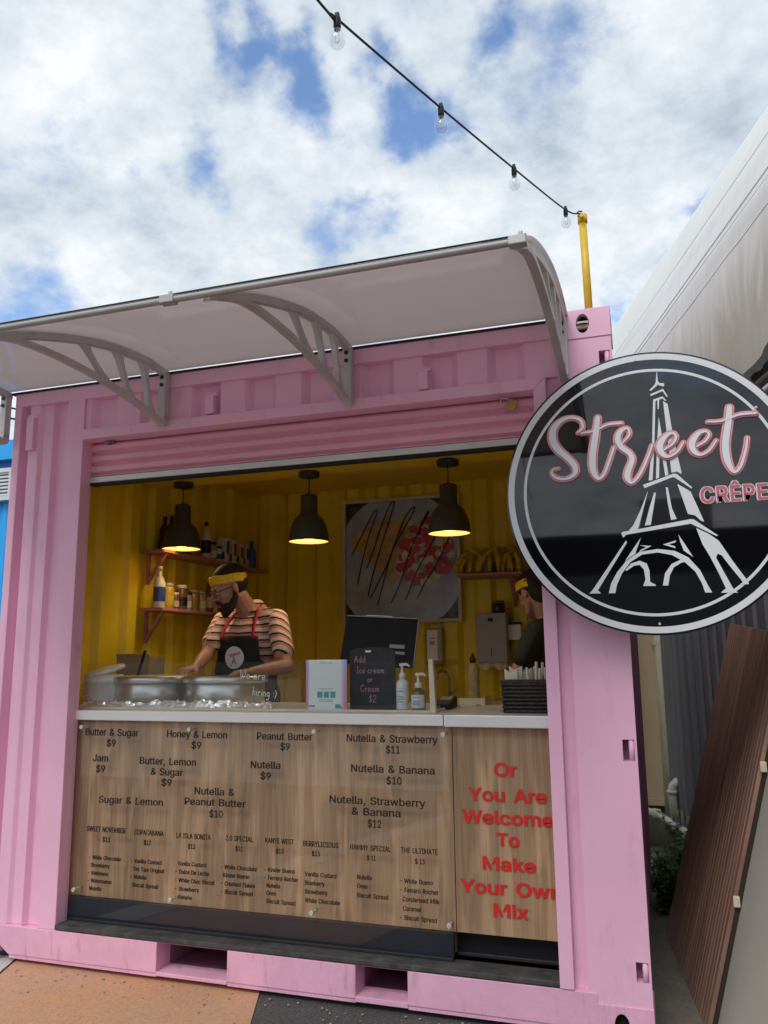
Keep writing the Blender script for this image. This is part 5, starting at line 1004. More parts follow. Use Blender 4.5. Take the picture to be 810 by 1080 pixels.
# picture-space helper: (u, v) measured on the print, 0..1 from top-left
def uv(u, v): return (fx0+u*PW, fz1-v*PH)
y_ = 2.322
obj('backing', MB().box((fx0+FW,y_,fz0+FW),(fx1-FW,2.336,fz1-FW)), mat('print_dark_table', (.07,.06,.055), .3, 0, .9, 22), fp)
def clip(pts):
    o_ = []
    for x, z in pts: o_.append((min(max(x, fx0+FW+.001), fx1-FW-.001), min(max(z, fz0+FW+.001), fz1-FW-.001)))
    return o_
pl_ = [uv(.49+.56*cos(t), .52+.56*sin(t)) for t in [2*pi*k/64 for k in range(64)]]
obj('plate_print', MB().flat(clip(pl_), y_-.0006), prn((.50,.56,.68), .30, 4), fp)
cp_ = [(.055,.335),(.12,.27),(.20,.225),(.33,.19),(.45,.18),(.56,.165),(.63,.22),(.60,.30),(.56,.42),(.52,.55),(.49,.62),(.44,.70),(.36,.62),(.27,.53),(.17,.46),(.09,.40)]
ar = MB(); ar.flat([uv(*q_) for q_ in cp_], y_-.0012)
obj('crepe_print', ar, mat('print_crepe', (.66,.42,.17), .3, 0, .35, 12), fp)
rf = random.Random(9); fr_r = MB(); fr_w = MB()
for k in range(150):
    u = .45+.48*rf.random(); v = .20+.50*rf.random()
    if u+v*.45 < .66 or ((u-.68)/.25)**2+((v-.45)/.26)**2 > 1: continue
    rr_ = rf.uniform(.026,.046); n_ = 9; yy = y_-.0018-.00006*k
    tgt = fr_r if rf.random() < .55 else fr_w
    tgt.flat([uv(u+rr_*cos(2*pi*q_/n_)*rf.uniform(.75,1.1), v+rr_*sin(2*pi*q_/n_)*rf.uniform(.7,1.05)) for q_ in range(n_)], yy)
obj('strawberry_print', fr_r, mat('print_strawberry', (.70,.09,.10), .3, 0, .45, 40), fp)
obj('fruit_print', fr_w, mat('print_banana', (.88,.82,.58), .3, 0, .3, 40), fp)
dz = MB()
zig = [[(.13,.68),(.16,.55),(.22,.33),(.30,.12),(.28,.10),(.22,.20),(.13,.36),(.08,.45)],[(.22,.78),(.26,.62),(.34,.38),(.45,.06),(.42,.05),(.35,.20),(.27,.42),(.21,.56)],[(.30,.86),(.36,.66),(.44,.42),(.62,.12),(.60,.10),(.54,.18),(.47,.34),(.38,.55),(.24,.80)],[(.42,.84),(.50,.68),(.60,.40),(.74,.15),(.72,.16),(.66,.30)],[(.54,.82),(.64,.60),(.76,.40),(.84,.24)],[(.64,.81),(.70,.70),(.82,.52),(.94,.30),(.95,.34)]]
for i, zg in enumerate(zig):
    stroke(dz, [(*uv(*q_), .0042) for q_ in zg], y_-.0115-.0006*i)
obj('sauce_print', dz, mat('print_chocolate', (.022,.012,.012), .3), fp)
obj('glazing', MB().box((fx0+FW+.001,2.3045,fz0+FW+.001),(fx1-FW-.001,2.3065,fz1-FW-.001)), clear('picture_glazing', (.96,.97,.98), .35, .08, .0), fp)

# pendant lamps
def pendant(x, label):
    y = 1.0
    t = thing('pendant_lamp', (x,y,2.289), label, 'lamp', 'charcoal pendant lamps in the hatch')
    obj('ceiling_cap', MB().lathe([(0,0),(.055,0),(.058,-.004),(.058,-.026),(.054,-.029),(0,-.029)], (x,y,2.289), 28), 'blackmat', t)
    obj('cord', MB().sweep([(x,y,2.262),(x,y,2.165)], .0035, 8), 'cable', t)
    s_ = obj('lamp_shade', MB().lathe([(0,.275),(.008,.275),(.010,.262),(.040,.262),(.046,.256),(.047,.165),(.050,.158),(.054,.150),(.080,.125),(.098,.085),(.108,.045),(.112,.006),(.114,0),(.110,0),(.107,.006),(.104,.045),(.094,.083),(.076,.121),(.050,.146),(.03,.150)], (x,y,1.896), 44), 'shade', t)
    obj('inner_lining', MB().lathe([(.1080,.0030),(.1055,.008),(.1020,.045),(.0920,.082),(.0740,.119),(.050,.141),(.028,.145),(0,.145)], (x,y,1.896), 44), 'shadein', s_)
    obj('bulb', MB().lathe([(0,-.004),(.014,-.001),(.026,.010),(.030,.024),(.028,.040),(.018,.062),(.013,.085),(.013,.13),(0,.13)], (x,y,1.900), 20), 'bulblit', t)
    return t
lp = pendant(.508, 'leftmost charcoal pendant lamp, hanging before the bottle shelf')
for x, lab in ((1.309,'middle charcoal pendant lamp, left of the framed picture'),(2.102,'rightmost charcoal pendant lamp, over the corner of the framed picture')):
    c = copy_tree(lp); c.location = (x,1.0,2.289); c['label'] = lab
for x in (.508,1.309,2.102):
    l_ = bpy.data.lights.new('pendant_glow', 'SPOT'); l_.energy = 6; l_.color = (1,.80,.52); l_.shadow_soft_size = .09; l_.spot_size = radians(150); l_.spot_blend = 1.0
    o_ = bpy.data.objects.new('pendant_glow', l_); col.objects.link(o_); o_.location = (x+(.12 if x < 1 else 0),1.0,1.88)
# ------------------------------------------------------------------ people
class Blob:
    """smooth union of tapered capsules and ellipsoids, fused into one continuous surface"""
    def __init__(s): s.bm = bmesh.new()
    def cap(s, a, b, ra, rb):
        a = Vector(a); b = Vector(b); t = bmesh.new()
        bmesh.ops.create_icosphere(t, subdivisions=2, radius=ra, matrix=Matrix.Translation(a))
        bmesh.ops.create_icosphere(t, subdivisions=2, radius=rb, matrix=Matrix.Translation(b))
        r = bmesh.ops.convex_hull(t, input=t.verts[:])
        bmesh.ops.delete(t, geom=[g for g in set(r['geom_interior']) if isinstance(g, bmesh.types.BMVert)], context='VERTS')
        me = bpy.data.meshes.new('t'); t.to_mesh(me); t.free(); s.bm.from_mesh(me); bpy.data.meshes.remove(me); return s
    def chain(s, pts, rs):
        for i in range(len(pts)-1): s.cap(pts[i], pts[i+1], rs[i], rs[i+1])
        return s
    def ell(s, c, r, R_=None):
        m = Matrix.Translation(c)
        if R_ is not None: m = m @ R_
        bmesh.ops.create_icosphere(s.bm, subdivisions=3, radius=1, matrix=m @ Matrix.Diagonal((*r, 1))); return s
    def xf(s, m): bmesh.ops.transform(s.bm, matrix=m, verts=s.bm.verts[:]); return s
    def add(s, o): 
        me = bpy.data.meshes.new('t'); o.bm.to_mesh(me); s.bm.from_mesh(me); bpy.data.meshes.remove(me); return s
    def fuse(s, voxel=.005, smooth=6):
        me = bpy.data.meshes.new('t'); s.bm.to_mesh(me)
        o = bpy.data.objects.new('t', me); col.objects.link(o)
        r = o.modifiers.new('r', 'REMESH'); r.mode = 'VOXEL'; r.voxel_size = voxel; r.use_smooth_shade = True
        q = o.modifiers.new('s', 'SMOOTH'); q.factor = .5; q.iterations = smooth
        dg = bpy.context.evaluated_depsgraph_get(); dg.update()
        out_ = bpy.data.meshes.new_from_object(o.evaluated_get(dg)); bpy.data.objects.remove(o)
        for p in out_.polygons: p.use_smooth = True
        return out_
def mesh_part(name, me, m, parent):
    me.name = name; o = bpy.data.objects.new(name, me); col.objects.link(o); o.parent = parent
    me.materials.clear(); me.materials.append(M[m] if isinstance(m, str) else m); return o
def hand_blob(bl, wrist, d, nrm, side, curl=.6, s=1.0):
    """palm, four unequal bent fingers and a thumb; d = pointing direction, nrm = palm side, side = thumb side"""
    w_ = Vector(wrist); d = Vector(d).normalized(); nrm = Vector(nrm); nrm = (nrm-d*nrm.dot(d)).normalized(); sd_ = Vector(side); sd_ = (sd_-d*sd_.dot(d)-nrm*sd_.dot(nrm)).normalized()
    L = [.068,.078,.072,.056]; off = [.030,.010,-.011,-.031]
    for l_, o_ in zip(L, off):
        k0 = w_+d*(.088-abs(o_)*.25)*s+sd_*o_*s
        bl.cap(w_+sd_*o_*.55*s+d*.012*s, k0, .016*s, .0125*s)
        a1 = curl*.55; p = k0; rr_ = [.0098,.0088,.0080,.0068]; ang = a1
        for j, f_ in enumerate((.45,.31,.24)):
            q_ = p+(d*cos(ang)+nrm*sin(ang))*l_*f_*s; bl.cap(p, q_, rr_[j]*s, rr_[j+1]*s); p = q_; ang += curl*.75
    t0 = w_+d*.025*s+sd_*.028*s; t1 = t0+(d*.62+sd_*.62+nrm*.35).normalized()*.038*s; t2 = t1+(d*.85+sd_*.25+nrm*.45).normalized()*.028*s
    bl.cap(w_+d*.01*s, t0, .018*s, .0155*s); bl.cap(t0, t1, .0150*s, .0112*s); bl.cap(t1, t2, .0112*s, .0085*s)
def head_blob(bl, Mh):
    h = Blob()
    h.ell((0,.015,.035), (.074,.093,.088)); h.ell((0,-.02,-.005), (.064,.072,.085))
    h.chain([(.052,.005,-.045),(.040,-.045,-.088),(0,-.070,-.103)], [.022,.020,.020]).chain([(-.052,.005,-.045),(-.040,-.045,-.088),(0,-.070,-.103)], [.022,.020,.020])
    h.ell((0,-.045,-.065), (.042,.042,.045)); h.cap((-.030,-.078,.028), (.030,-.078,.028), .014, .014)
    h.cap((0,-.088,.018), (0,-.112,-.022), .009, .0125); h.cap((0,-.100,-.026), (.014,-.092,-.028), .010, .008); h.cap((0,-.100,-.026), (-.014,-.092,-.028), .010, .008)
    h.cap((-.018,-.088,-.053), (.018,-.088,-.053), .008, .008); h.cap((-.015,-.087,-.066), (.015,-.087,-.066), .0085, .0085)
    h.cap((.042,-.062,-.018), (.046,-.040,-.03), .018, .018); h.cap((-.042,-.062,-.018), (-.046,-.040,-.03), .018, .018)
    for sgn in (1, -1):
        h.ell((sgn*.074,.012,-.002), (.009,.019,.031), Matrix.Rotation(sgn*.35, 4, 'Z'))
        h.ell((sgn*.031,-.078,.006), (.015,.010,.009))
    h.xf(Mh); bl.add(h)
def band_mesh(Mh, r, z0, z1, pitch, yo=.012):
    mb = MB(); n_ = 48; rows = []
    R_ = Mh @ Matrix.Translation((0,yo,.052)) @ Matrix.Rotation(pitch, 4, 'X')
    for zz, k in ((z0,.985),(z0+.004,1.0),((z0+z1)/2,1.012),(z1-.004,.99),(z1,.965)):
        rows.append([R_ @ Vector((r[0]*k*cos(2*pi*i/n_)+.0008*sin(i*5), r[1]*k*sin(2*pi*i/n_), zz+.0015*sin(i*.8))) for i in range(n_+1)])
    mb.sheet(rows); return mb
def person(loc, yaw, label, Wd, kind):
    """Wd: dict of world joint positions, turned into the figure's own frame"""
    t = tag(empty('person', loc, yaw), label, 'person')
    inv = (Matrix.Translation(loc) @ Matrix.Rotation(yaw, 4, 'Z')).inverted()
    J = {k: inv @ Vector(v) for k, v in Wd.items()}
    s = .98 if kind == 'man' else .93
    lean = .03 if kind == 'man' else .0
    SL, SR, EL, ER, WL, WR = (J[k] for k in ('SL','SR','EL','ER','WL','WR'))
    nb = (SL+SR)/2+Vector((0,.02,.035)); hc = J['head']
    Mh = Matrix.Translation(hc) @ Matrix.Rotation(J_yaw[kind], 4, 'Z') @ Matrix.Rotation(J_pitch[kind], 4, 'X')
    b = Blob()
    for sg in (1, -1):
        b.chain([(sg*.09,0,.90*s),(sg*.10,-.03,.50*s),(sg*.10,.0,.10*s)], [.088,.058,.040]).chain([(sg*.10,.03,.05),(sg*.105,-.10,.035),(sg*.11,-.16,.03)], [.038,.036,.026])
        b.cap((sg*.10,.02,.42*s),(sg*.10,.015,.33*s),.058,.055)
    b.ell((0,.005,.94*s), (.155,.108,.12)); b.ell((0,-.005,1.08*s), (.140 if kind=='man' else .120,.105,.15))
    ch = (SL+SR)/2+Vector((0,.0,-.13)); b.ell(ch, (.158 if kind=='man' else .140,.108,.165))
    b.cap(SL, nb+Vector((.03,0,0)), .055, .055); b.cap(SR, nb-Vector((.03,0,0)), .055, .055)
    b.chain([nb+Vector((0,0,-.02)), hc+ (Mh.to_3x3() @ Vector((0,.035,-.06)))], [.062,.052])
    r = (.047,.042,.036,.036,.026) if kind == 'man' else (.043,.039,.034,.033,.023)
    for S_, E_, W_ in ((SL,EL,WL),(SR,ER,WR)):
        b.cap(S_, E_, r[0], r[1]-.004); b.cap(E_, E_+(W_-E_)*.3, r[2], r[3]+.002); b.cap(E_+(W_-E_)*.3, W_, r[3]+.002, r[4]-.003)
    hL, hR = J['HL']-WL, J['HR']-WR
    hand_blob(b, WL, hL, (0,.15,-1), (-1,0,0), .8 if kind=='man' else .9, .95); hand_blob(b, WR, hR, (0,.15,-1), (1,0,0), .7, .95)
    head_blob(b, Mh)
    mesh_part('body', b.fuse(.0048, 4), 'skin', t)
    # trousers and shoes
    tr_ = Blob()
    for sg in (1, -1): tr_.chain([(sg*.088,0,.92*s),(sg*.10,-.03,.50*s),(sg*.10,.0,.09*s)], [.102,.074,.060])
    tr_.ell((0,.005,.95*s), (.168,.122,.10)); mesh_part('trousers', tr_.fuse(.010, 4), 'jeans', t)
    for sg in (1, -1): mesh_part('shoe', Blob().chain([(sg*.10,.045,.052),(sg*.105,-.10,.046),(sg*.11,-.17,.038)], [.050,.046,.036]).fuse(.008, 2), 'shoe', t)
    # shirt
    sh_ = Blob(); g_ = .016
    sh_.ell(ch, (.168+ (0 if kind=='man' else -.018),.118,.175)); sh_.ell(ch+Vector((0,.005,-.17)), (.158 if kind=='man' else .138,.122,.17)); sh_.ell((0,.0,.97*s), (.165,.122,.12))
    sh_.cap(SL, nb+Vector((.045,.0,-.012)), .066, .058); sh_.cap(SR, nb-Vector((.045,0,.012)), .066, .058)
    for S_, E_ in ((SL,EL),(SR,ER)):
        e_ = S_+(E_-S_)*.66; sh_.cap(S_, e_, .066, .062)
    sh_.cap(nb+Vector((0,.02,-.03)), nb+Vector((0,.045,.035)), .085, .060)
    me = sh_.fuse(.0065, 5)
    if kind == 'man':
        at = me.attributes.new('stripe', 'FLOAT', 'POINT')
        for i, v in enumerate(me.vertices):
            p = v.co; val = p.z-.06*abs(p.x)
            for S_, E_ in ((SL,EL),(SR,ER)):
                d_ = (E_-S_); L_ = d_.length; d_.normalize(); q_ = (p-S_).dot(d_)
                side = abs(p.x) > abs(S_.x)-.005
                if side and q_ > -.03: val = 2.0-q_+.02
            at.data[i].value = val
        mesh_part('shirt', me, 'stripe', t)
    else: mesh_part('shirt', me, 'tee', t)
    # hair, band
    hr = Blob(); 
    if kind == 'man': hr.ell((0,.022,.060), (.079,.095,.082)); hr.ell((0,.030,.022), (.0750,.086,.078))
    else: hr.ell((0,.022,.052), (.083,.099,.092)); hr.ell((0,.065,-.01), (.074,.058,.088)); hr.ell((0,.115,-.035), (.034,.036,.045))
    hr.xf(Mh); mesh_part('hair', hr.fuse(.005, 1), 'hair', t)
    bd = band_mesh(Mh, (.0835,.1045), -.022, .026, J_band[kind]); o_ = obj('headband', bd, 'yband', t, local=True); q_ = o_.modifiers.new('thick', 'SOLIDIFY'); q_.thickness = .004
    for sg in (1, -1):
        e_ = Blob().ell((sg*.031,-.083,.004), (.0105,.0075,.0065)); mesh_part('eye', e_.xf(Mh).fuse(.0025, 1), 'white', t)
        e_ = Blob().cap((sg*.018,-.094,.022), (sg*.045,-.086,.024), .0035, .0028); mesh_part('eyebrow', e_.xf(Mh).fuse(.0025, 1), 'beard', t)
        e_ = Blob().ell((sg*.031,-.0895,.002), (.005,.003,.005)); mesh_part('pupil', e_.xf(Mh).fuse(.002, 1), 'black', t)
    mesh_part('lips', Blob().cap((-.017,-.0935,-.056), (.017,-.0935,-.056), .0042, .0042).cap((-.014,-.0925,-.064), (.014,-.0925,-.064), .005, .005).xf(Mh).fuse(.0025, 1), mat('lip_skin', (.34,.12,.10), .45), t)
    if kind == 'man':
        be = Blob()
        for sg in (1, -1):
            be.chain([(sg*.069,.004,-.010),(sg*.062,-.004,-.050),(sg*.047,-.045,-.092),(0,-.073,-.115)], [.010,.018,.024,.025])
            be.chain([(sg*.030,-.080,-.072),(sg*.026,-.088,-.052),(0,-.098,-.043)], [.011,.009,.0085])
            be.cap((sg*.040,-.060,-.078), (0,-.080,-.092), .018, .019)
        mesh_part('beard', be.xf(Mh).fuse(.004, 1), 'beard', t)
        gl = MB()
        for sg in (1, -1):
            gl.sweep([Mh @ Vector((sg*.033+.023*cos(a), -.098-.004*cos(a)**2, .004+.019*sin(a))) for a in [2*pi*k/20 for k in range(21)]], .0019, 6)
            gl.sweep([Mh @ Vector(p) for p in ((sg*.055,-.096,.010),(sg*.074,-.06,.012),(sg*.080,.005,.010),(sg*.078,.03,-.008))], .0020, 6)
        gl.sweep([Mh @ Vector(p) for p in ((-.011,-.100,.008),(0,-.104,.012),(.011,-.100,.008))], .0019, 6)
        obj('glasses', gl, mat('dark_red_glasses', (.10,.02,.02), .3), t, local=True)
        # apron
        zt = ch.z+.045
        def front(x, z): 
            u = max(-1, min(1, x/.205)); c_ = ch if z > ch.z-.12 else Vector((0,.0,0))
            return ch.y*(min(1, max(0, (z-.95)/(ch.z-.95)))) - .138*math.sqrt(max(0.02, 1-u*u)) - .006
        rows = []; nR = 26
        for j in range(nR+1):
            z = zt-(zt-.42)*j/nR; dd = zt-z
            hw = .126+.01*min(1, dd/.1)
            if dd >= .12: hw = min(.200, .136+.8*(dd-.12)+2.2*(dd-.12)**2)
            rows.append([Vector((hw*k/10, front(hw*k/10, z)-.004*sin(z*30+k*.6)*(dd*1.2), z)) for k in range(-10, 11)])
        ap = MB(); ap.sheet(rows); o_ = obj('apron', ap, 'apron', t, local=True); q_ = o_.modifiers.new('thick', 'SOLIDIFY'); q_.thickness = .004
        for sg in (1, -1):
            st = MB(); P_ = [Vector((sg*.100, front(.100, zt)-.004, zt-.01)), Vector((sg*.092, ch.y-.105, zt+.05)), Vector((sg*.072, nb.y-.062, nb.z+.012)), Vector((sg*.055, nb.y+.01, nb.z+.060)), Vector((sg*.02, nb.y+.055, nb.z+.045))]
            C_ = catmull([(*p,) for p in P_], 6)
            rowa = [c+Vector((sg*.009,0,0)) for c in C_]; rowb = [c-Vector((sg*.009,0,0)) for c in C_]
            st.sheet([rowa, rowb]); o_ = obj('apron_strap', st, 'strap', t, local=True); q_ = o_.modifiers.new('thick', 'SOLIDIFY'); q_.thickness = .004
        # round badge with red script and a little tower
        lc = (.0, zt-.115); R0 = .060
        def fr2(a, c, lift=.0): return Vector((a, front(a, c)-.0100-lift, c))
        lg = MB(); N_ = 28; rows = []
        for j in range(7):
            r_ = R0*j/6; rows.append([fr2(lc[0]+r_*cos(2*pi*k/N_), lc[1]+r_*sin(2*pi*k/N_)) for k in range(N_+1)])
        lg.sheet(rows[::-1]); bdg = obj('badge', lg, 'signwhite', t, local=True)
        tx = MB(); add_text(tx, 'Street', lc[0]+.006, lc[1]+.008, 0, .017, width=.070, bold=.01, frame=lambda a, c: fr2(a, c+.25*(a-lc[0]), .002)); obj('badge_lettering', tx, 'strap', bdg, local=True)
        tx = MB()
        for st in ([(-.018,-.048),(-.006,-.02),(-.002,.004)],[(.022,-.046),(.008,-.02),(.002,.004)],[(-.012,-.034),(.0,-.024),(.014,-.033)],[(-.005,-.018),(.006,-.018)]):
            stroke(tx, [(lc[0]+a, lc[1]+c, .0012) for a, c in st], 0, frame=lambda a, c, yy: fr2(a, c, .0022), n=4)
        obj('badge_tower', tx, 'ink', bdg, local=True)
        obj('jersey_collar', MB().sweep([(nb.x+.072*cos(a), nb.y-.008+.066*sin(a), nb.z+.028+.018*sin(a)) for a in [2*pi*k/24 for k in range(25)]], .006, 6), 'apron', t, local=True)
    return t
J_yaw = {'man': radians(-40), 'worker': radians(-36)}
J_pitch = {'man': radians(24), 'worker': radians(28)}
J_band = {'man': radians(-14), 'worker': radians(-16)}
person((.93,1.06,.172), radians(-5), 'bearded man in striped shirt, black apron and yellow headband bending over a griddle',
       dict(SL=(1.108,1.035,1.475), SR=(.755,1.075,1.475), EL=(1.215,.93,1.225), ER=(.752,.895,1.290), WL=(1.125,.705,1.205), WR=(.800,.705,1.225),
            HL=(1.02,.60,1.19), HR=(.78,.58,1.205), head=(.858,.945,1.650)), 'man')
person((2.535,1.47,.172), radians(-100), 'worker in dark tee and yellow headband half hidden behind the right post',
       dict(SL=(2.49,1.325,1.395), SR=(2.56,1.645,1.395), EL=(2.375,1.30,1.185), ER=(2.40,1.68,1.20), WL=(2.43,1.50,1.15), WR=(2.36,1.52,1.17),
            HL=(2.40,1.60,1.15), HR=(2.30,1.42,1.15), head=(2.462,1.46,1.60)), 'worker')

# ------------------------------------------------------------------ awning
aw = thing('awning', (1.51,-.02,2.31), 'long curved smoked awning on grey brackets over the hatch', 'awning')
AP = [(0,2.566),(-.16,2.576),(-.30,2.565),(-.43,2.547),(-.57,2.515),(-.73,2.468),(-.87,2.42),(-1.0,2.368),(-1.10,2.322),(-1.20,2.270)]
A3 = catmull([(a, b, 0) for a, b in AP], 4)
def arc_at(y):
    for p, q in zip(A3, A3[1:]):
        if q.x <= y <= p.x: t = (y-p.x)/(q.x-p.x); return p.y+(q.y-p.y)*t
    return A3[-1].y
AX0, AX1 = .12, 2.838
JX = [AX0, 1.04, 1.93, AX1]
for a, b in zip(JX, JX[1:]):
    mb = MB(); mb.sheet([[(a+(b-a)*k/6+.002*(1 if k == 0 else -1 if k == 6 else 0), p.x, p.y+.005) for p in A3] for k in range(7)])
    o_ = obj('roof_sheet', mb, 'awning', aw); q_ = o_.modifiers.new('thick', 'SOLIDIFY'); q_.thickness = .005; q_.offset = 1
fy, fz = A3[-1].x, A3[-1].y
pf = [(fy+.010,fz-.009),(fy-.005,fz-.012),(fy-.012,fz-.009),(fy-.014,fz-.002),(fy-.008,fz+.004),(fy+.009,fz+.003)]
for a, b in ((AX0-.005, 1.835),(1.838, AX1)): obj('front_rail', MB().prism(pf, 'x', a, b), 'rail', aw, bevel=.004)
obj('seal_strip', MB().sweep([(AX0, fy+.002, fz+.012),(AX1, fy+.002, fz+.012)], .005, 6), 'black', aw)
for x in (1.8365, AX1-.021): obj('rail_connector', MB().box((x-.022,fy-.017,fz-.015),(x+.022,fy+.013,fz+.0085)).sweep([(x+.008,fy-.006,fz+.009),(x+.008,fy-.006,fz+.020)], .006, 8), 'rail', aw, bevel=.004)
obj('seal_strip', MB().box((AX0+.04,-.010,2.5535),(AX1-.04,.02,2.5612)), 'black', aw)
def bracket(x, lab):
    W_ = .0145
    root = aw
    mb = MB(); A_ = [(p.x, p.y-.003) for p in A3 if p.x > -1.17]; B_ = [(y, z-(.030 if y > -1.0 else .022)) for y, z in A_]
    mb.prism(A_+B_[::-1], 'x', x-W_, x+W_); o_ = obj('bracket', mb, 'brk', root, bevel=.003)
    mb = MB().box((x-W_-.004,-.045,2.335),(x+W_+.004,-.0075,2.545)).prism([(-.045,2.345),(-.0075,2.345),(-.0075,2.318),(-.016,2.304),(-.03,2.298),(-.045,2.302),(-.055,2.318)], 'x', x-W_-.004, x+W_+.004)
    obj('wall_plate', mb, 'brk', o_, bevel=.003)
    ch_ = catmull([(-.05,2.330,0),(-.22,2.362,0),(-.42,2.385,0),(-.62,2.393,0),(-.80,2.388,0),(-.95,2.368,0),(-1.08,2.322,0)], 5)
    mb = MB(); mb.prism([(p.x, p.y) for p in ch_]+[(p.x, p.y-.026+.008*(-p.x)) for p in ch_[::-1]], 'x', x-W_*.95, x+W_*.95); obj('brace', mb, 'brk', o_, bevel=.003)
    def chz(y):
        for p, q in zip(ch_, ch_[1:]):
            if q.x <= y <= p.x: return p.y+(q.y-p.y)*(y-p.x)/(q.x-p.x)
        return ch_[-1].y
    for yt, yb, wd in ((-.19,-.13,.026),(-.37,-.28,.026),(-.58,-.44,.026)):
        zt_ = arc_at(yt)-.030; zb_ = chz(yb)-.004
        L_ = []; R_ = []
        for k in range(11):
            t = k/10; y = yb+(yt-yb)*t; z = zb_+(zt_-zb_)*t; fl = wd*.5*(1+1.6*(abs(2*t-1)**3))
            L_.append((y-fl, z)); R_.append((y+fl, z))
        obj('strut', MB().prism(L_+R_[::-1], 'x', x-W_*.8, x+W_*.8), 'brk', o_, bevel=.002)
    for z in (2.525, 2.49, 2.316): obj('bolt', MB().sweep([(x,-.044,z),(x,-.060 if z < 2.4 else -.050,z)], .009, 10), 'blackmat', o_)
    for yb in (-.13,-.28,-.44): obj('boss', MB().sweep([(x-W_-.002,yb,chz(yb)-.012),(x+W_+.002,yb,chz(yb)-.012)], .010, 10), 'brk', o_)
for x in (.150, 1.04, 1.93, 2.812): bracket(x, '')

# ------------------------------------------------------------------ pole and string lights
po = thing('yellow_pole', (2.912,.10,2.572), 'thin yellow metal pole standing on the roof corner of the kiosk', 'pole')
obj('pole', MB().sweep([(2.912,.10,2.573),(2.907,.10,3.005)], .0155, 16), 'pole', po)
obj('pole_cap', MB().sweep([(2.907,.10,3.0055),(2.907,.10,3.04)], .0195, 16).sweep([(2.907,.081,3.02),(2.907,.06,3.02)], .008, 8), 'pole', po)
sl = thing('string_light', (2.9,.08,3.0), 'black cable with clear bulbs strung from the yellow pole across the sky', 'string light')
B_ = [(2.844,0.071,3.062),(2.720,-0.501,2.918),(2.582,-0.981,2.844),(2.445,-1.455,2.780)]
pole_top = (2.905,.075,3.02)
far = (2.434,-1.549,2.753)
C_ = [Vector(p) for p in [(2.905,.062,3.025)]+B_+[far]]
d_ = (C_[-1]-C_[-2]).normalized()
C_.append(C_[-1]+d_*1.2+Vector((0,0,.15))); C_.append(C_[-1]+d_*2.5+Vector((0,0,.9)))
Q = [C_[0]*2-C_[1]]+C_+[C_[-1]*2-C_[-2]]
cv = catmull([tuple(c) for c in C_], 10)
obj('cable', MB().sweep(cv, .0032, 7), 'cable', sl)
obj('cable_wrap', MB().sweep([cv[0]+Vector((.004,0,.01)), cv[1]+Vector((0,0,.012)), cv[3]+Vector((0,0,.004))], .003, 6), 'cable', sl)
for b_ in B_:
    x, y, z = b_
    s_ = obj('bulb_socket', MB().lathe([(0,.010),(.007,.006),(.0092,-.002),(.0092,-.022),(.008,-.030),(0,-.030)], (x,y,z), 14), 'black', sl)
    obj('bulb', MB().lathe([(.0095,-.030),(.012,-.038),(.0185,-.050),(.0205,-.060),(.0185,-.070),(.011,-.078),(0,-.0805)], (x,y,z), 18), 'bulbglass', sl)
    obj('filament', MB().sweep([(x-.004,y,z-.035),(x-.005,y,z-.062),(x,y,z-.066),(x+.005,y,z-.062),(x+.004,y,z-.035)], .0011, 5), 'napkin', s_)
    for q_ in (0,): pass
    obj('cable_clip', MB().box((x-.005,y-.004,z+.006),(x+.005,y+.004,z+.015)), 'cable', sl)

# ------------------------------------------------------------------ round sign
SC = (3.0935, 1.8388); SY = -.120
sg_ = thing('round_sign', (3.0935,-.10,1.335), 'large round glossy black creperie sign with a white tower on the right post', 'sign')
disc = [(SC[0]+.504*cos(2*pi*k/128), SC[1]+.504*sin(2*pi*k/128)) for k in range(128)]
obj('sign_disc', MB().prism(disc, 'y', SY, SY+.022), 'gloss', sg_, bevel=.0015)
obj('border_ring', MB().ring(.475,.497,SC,SY-.0008,128), 'signwhite', sg_)
obj('border_ring', MB().ring(.430,.440,SC,SY-.0008,128), 'signwhite', sg_)
obj('mount', MB().box((2.86,SY+.022,2.10),(2.92,-.0005,2.16)).box((2.86,SY+.022,1.52),(2.92,-.0005,1.58)).box((2.865,SY+.0222,1.40),(2.915,SY+.045,2.25)), 'blackmat', sg_, bevel=.002)
tw = MB(); k_ = [0]
def pg(pts): tw.flat(pts, SY-.0012-.00006*k_[0]); k_[0] += 1
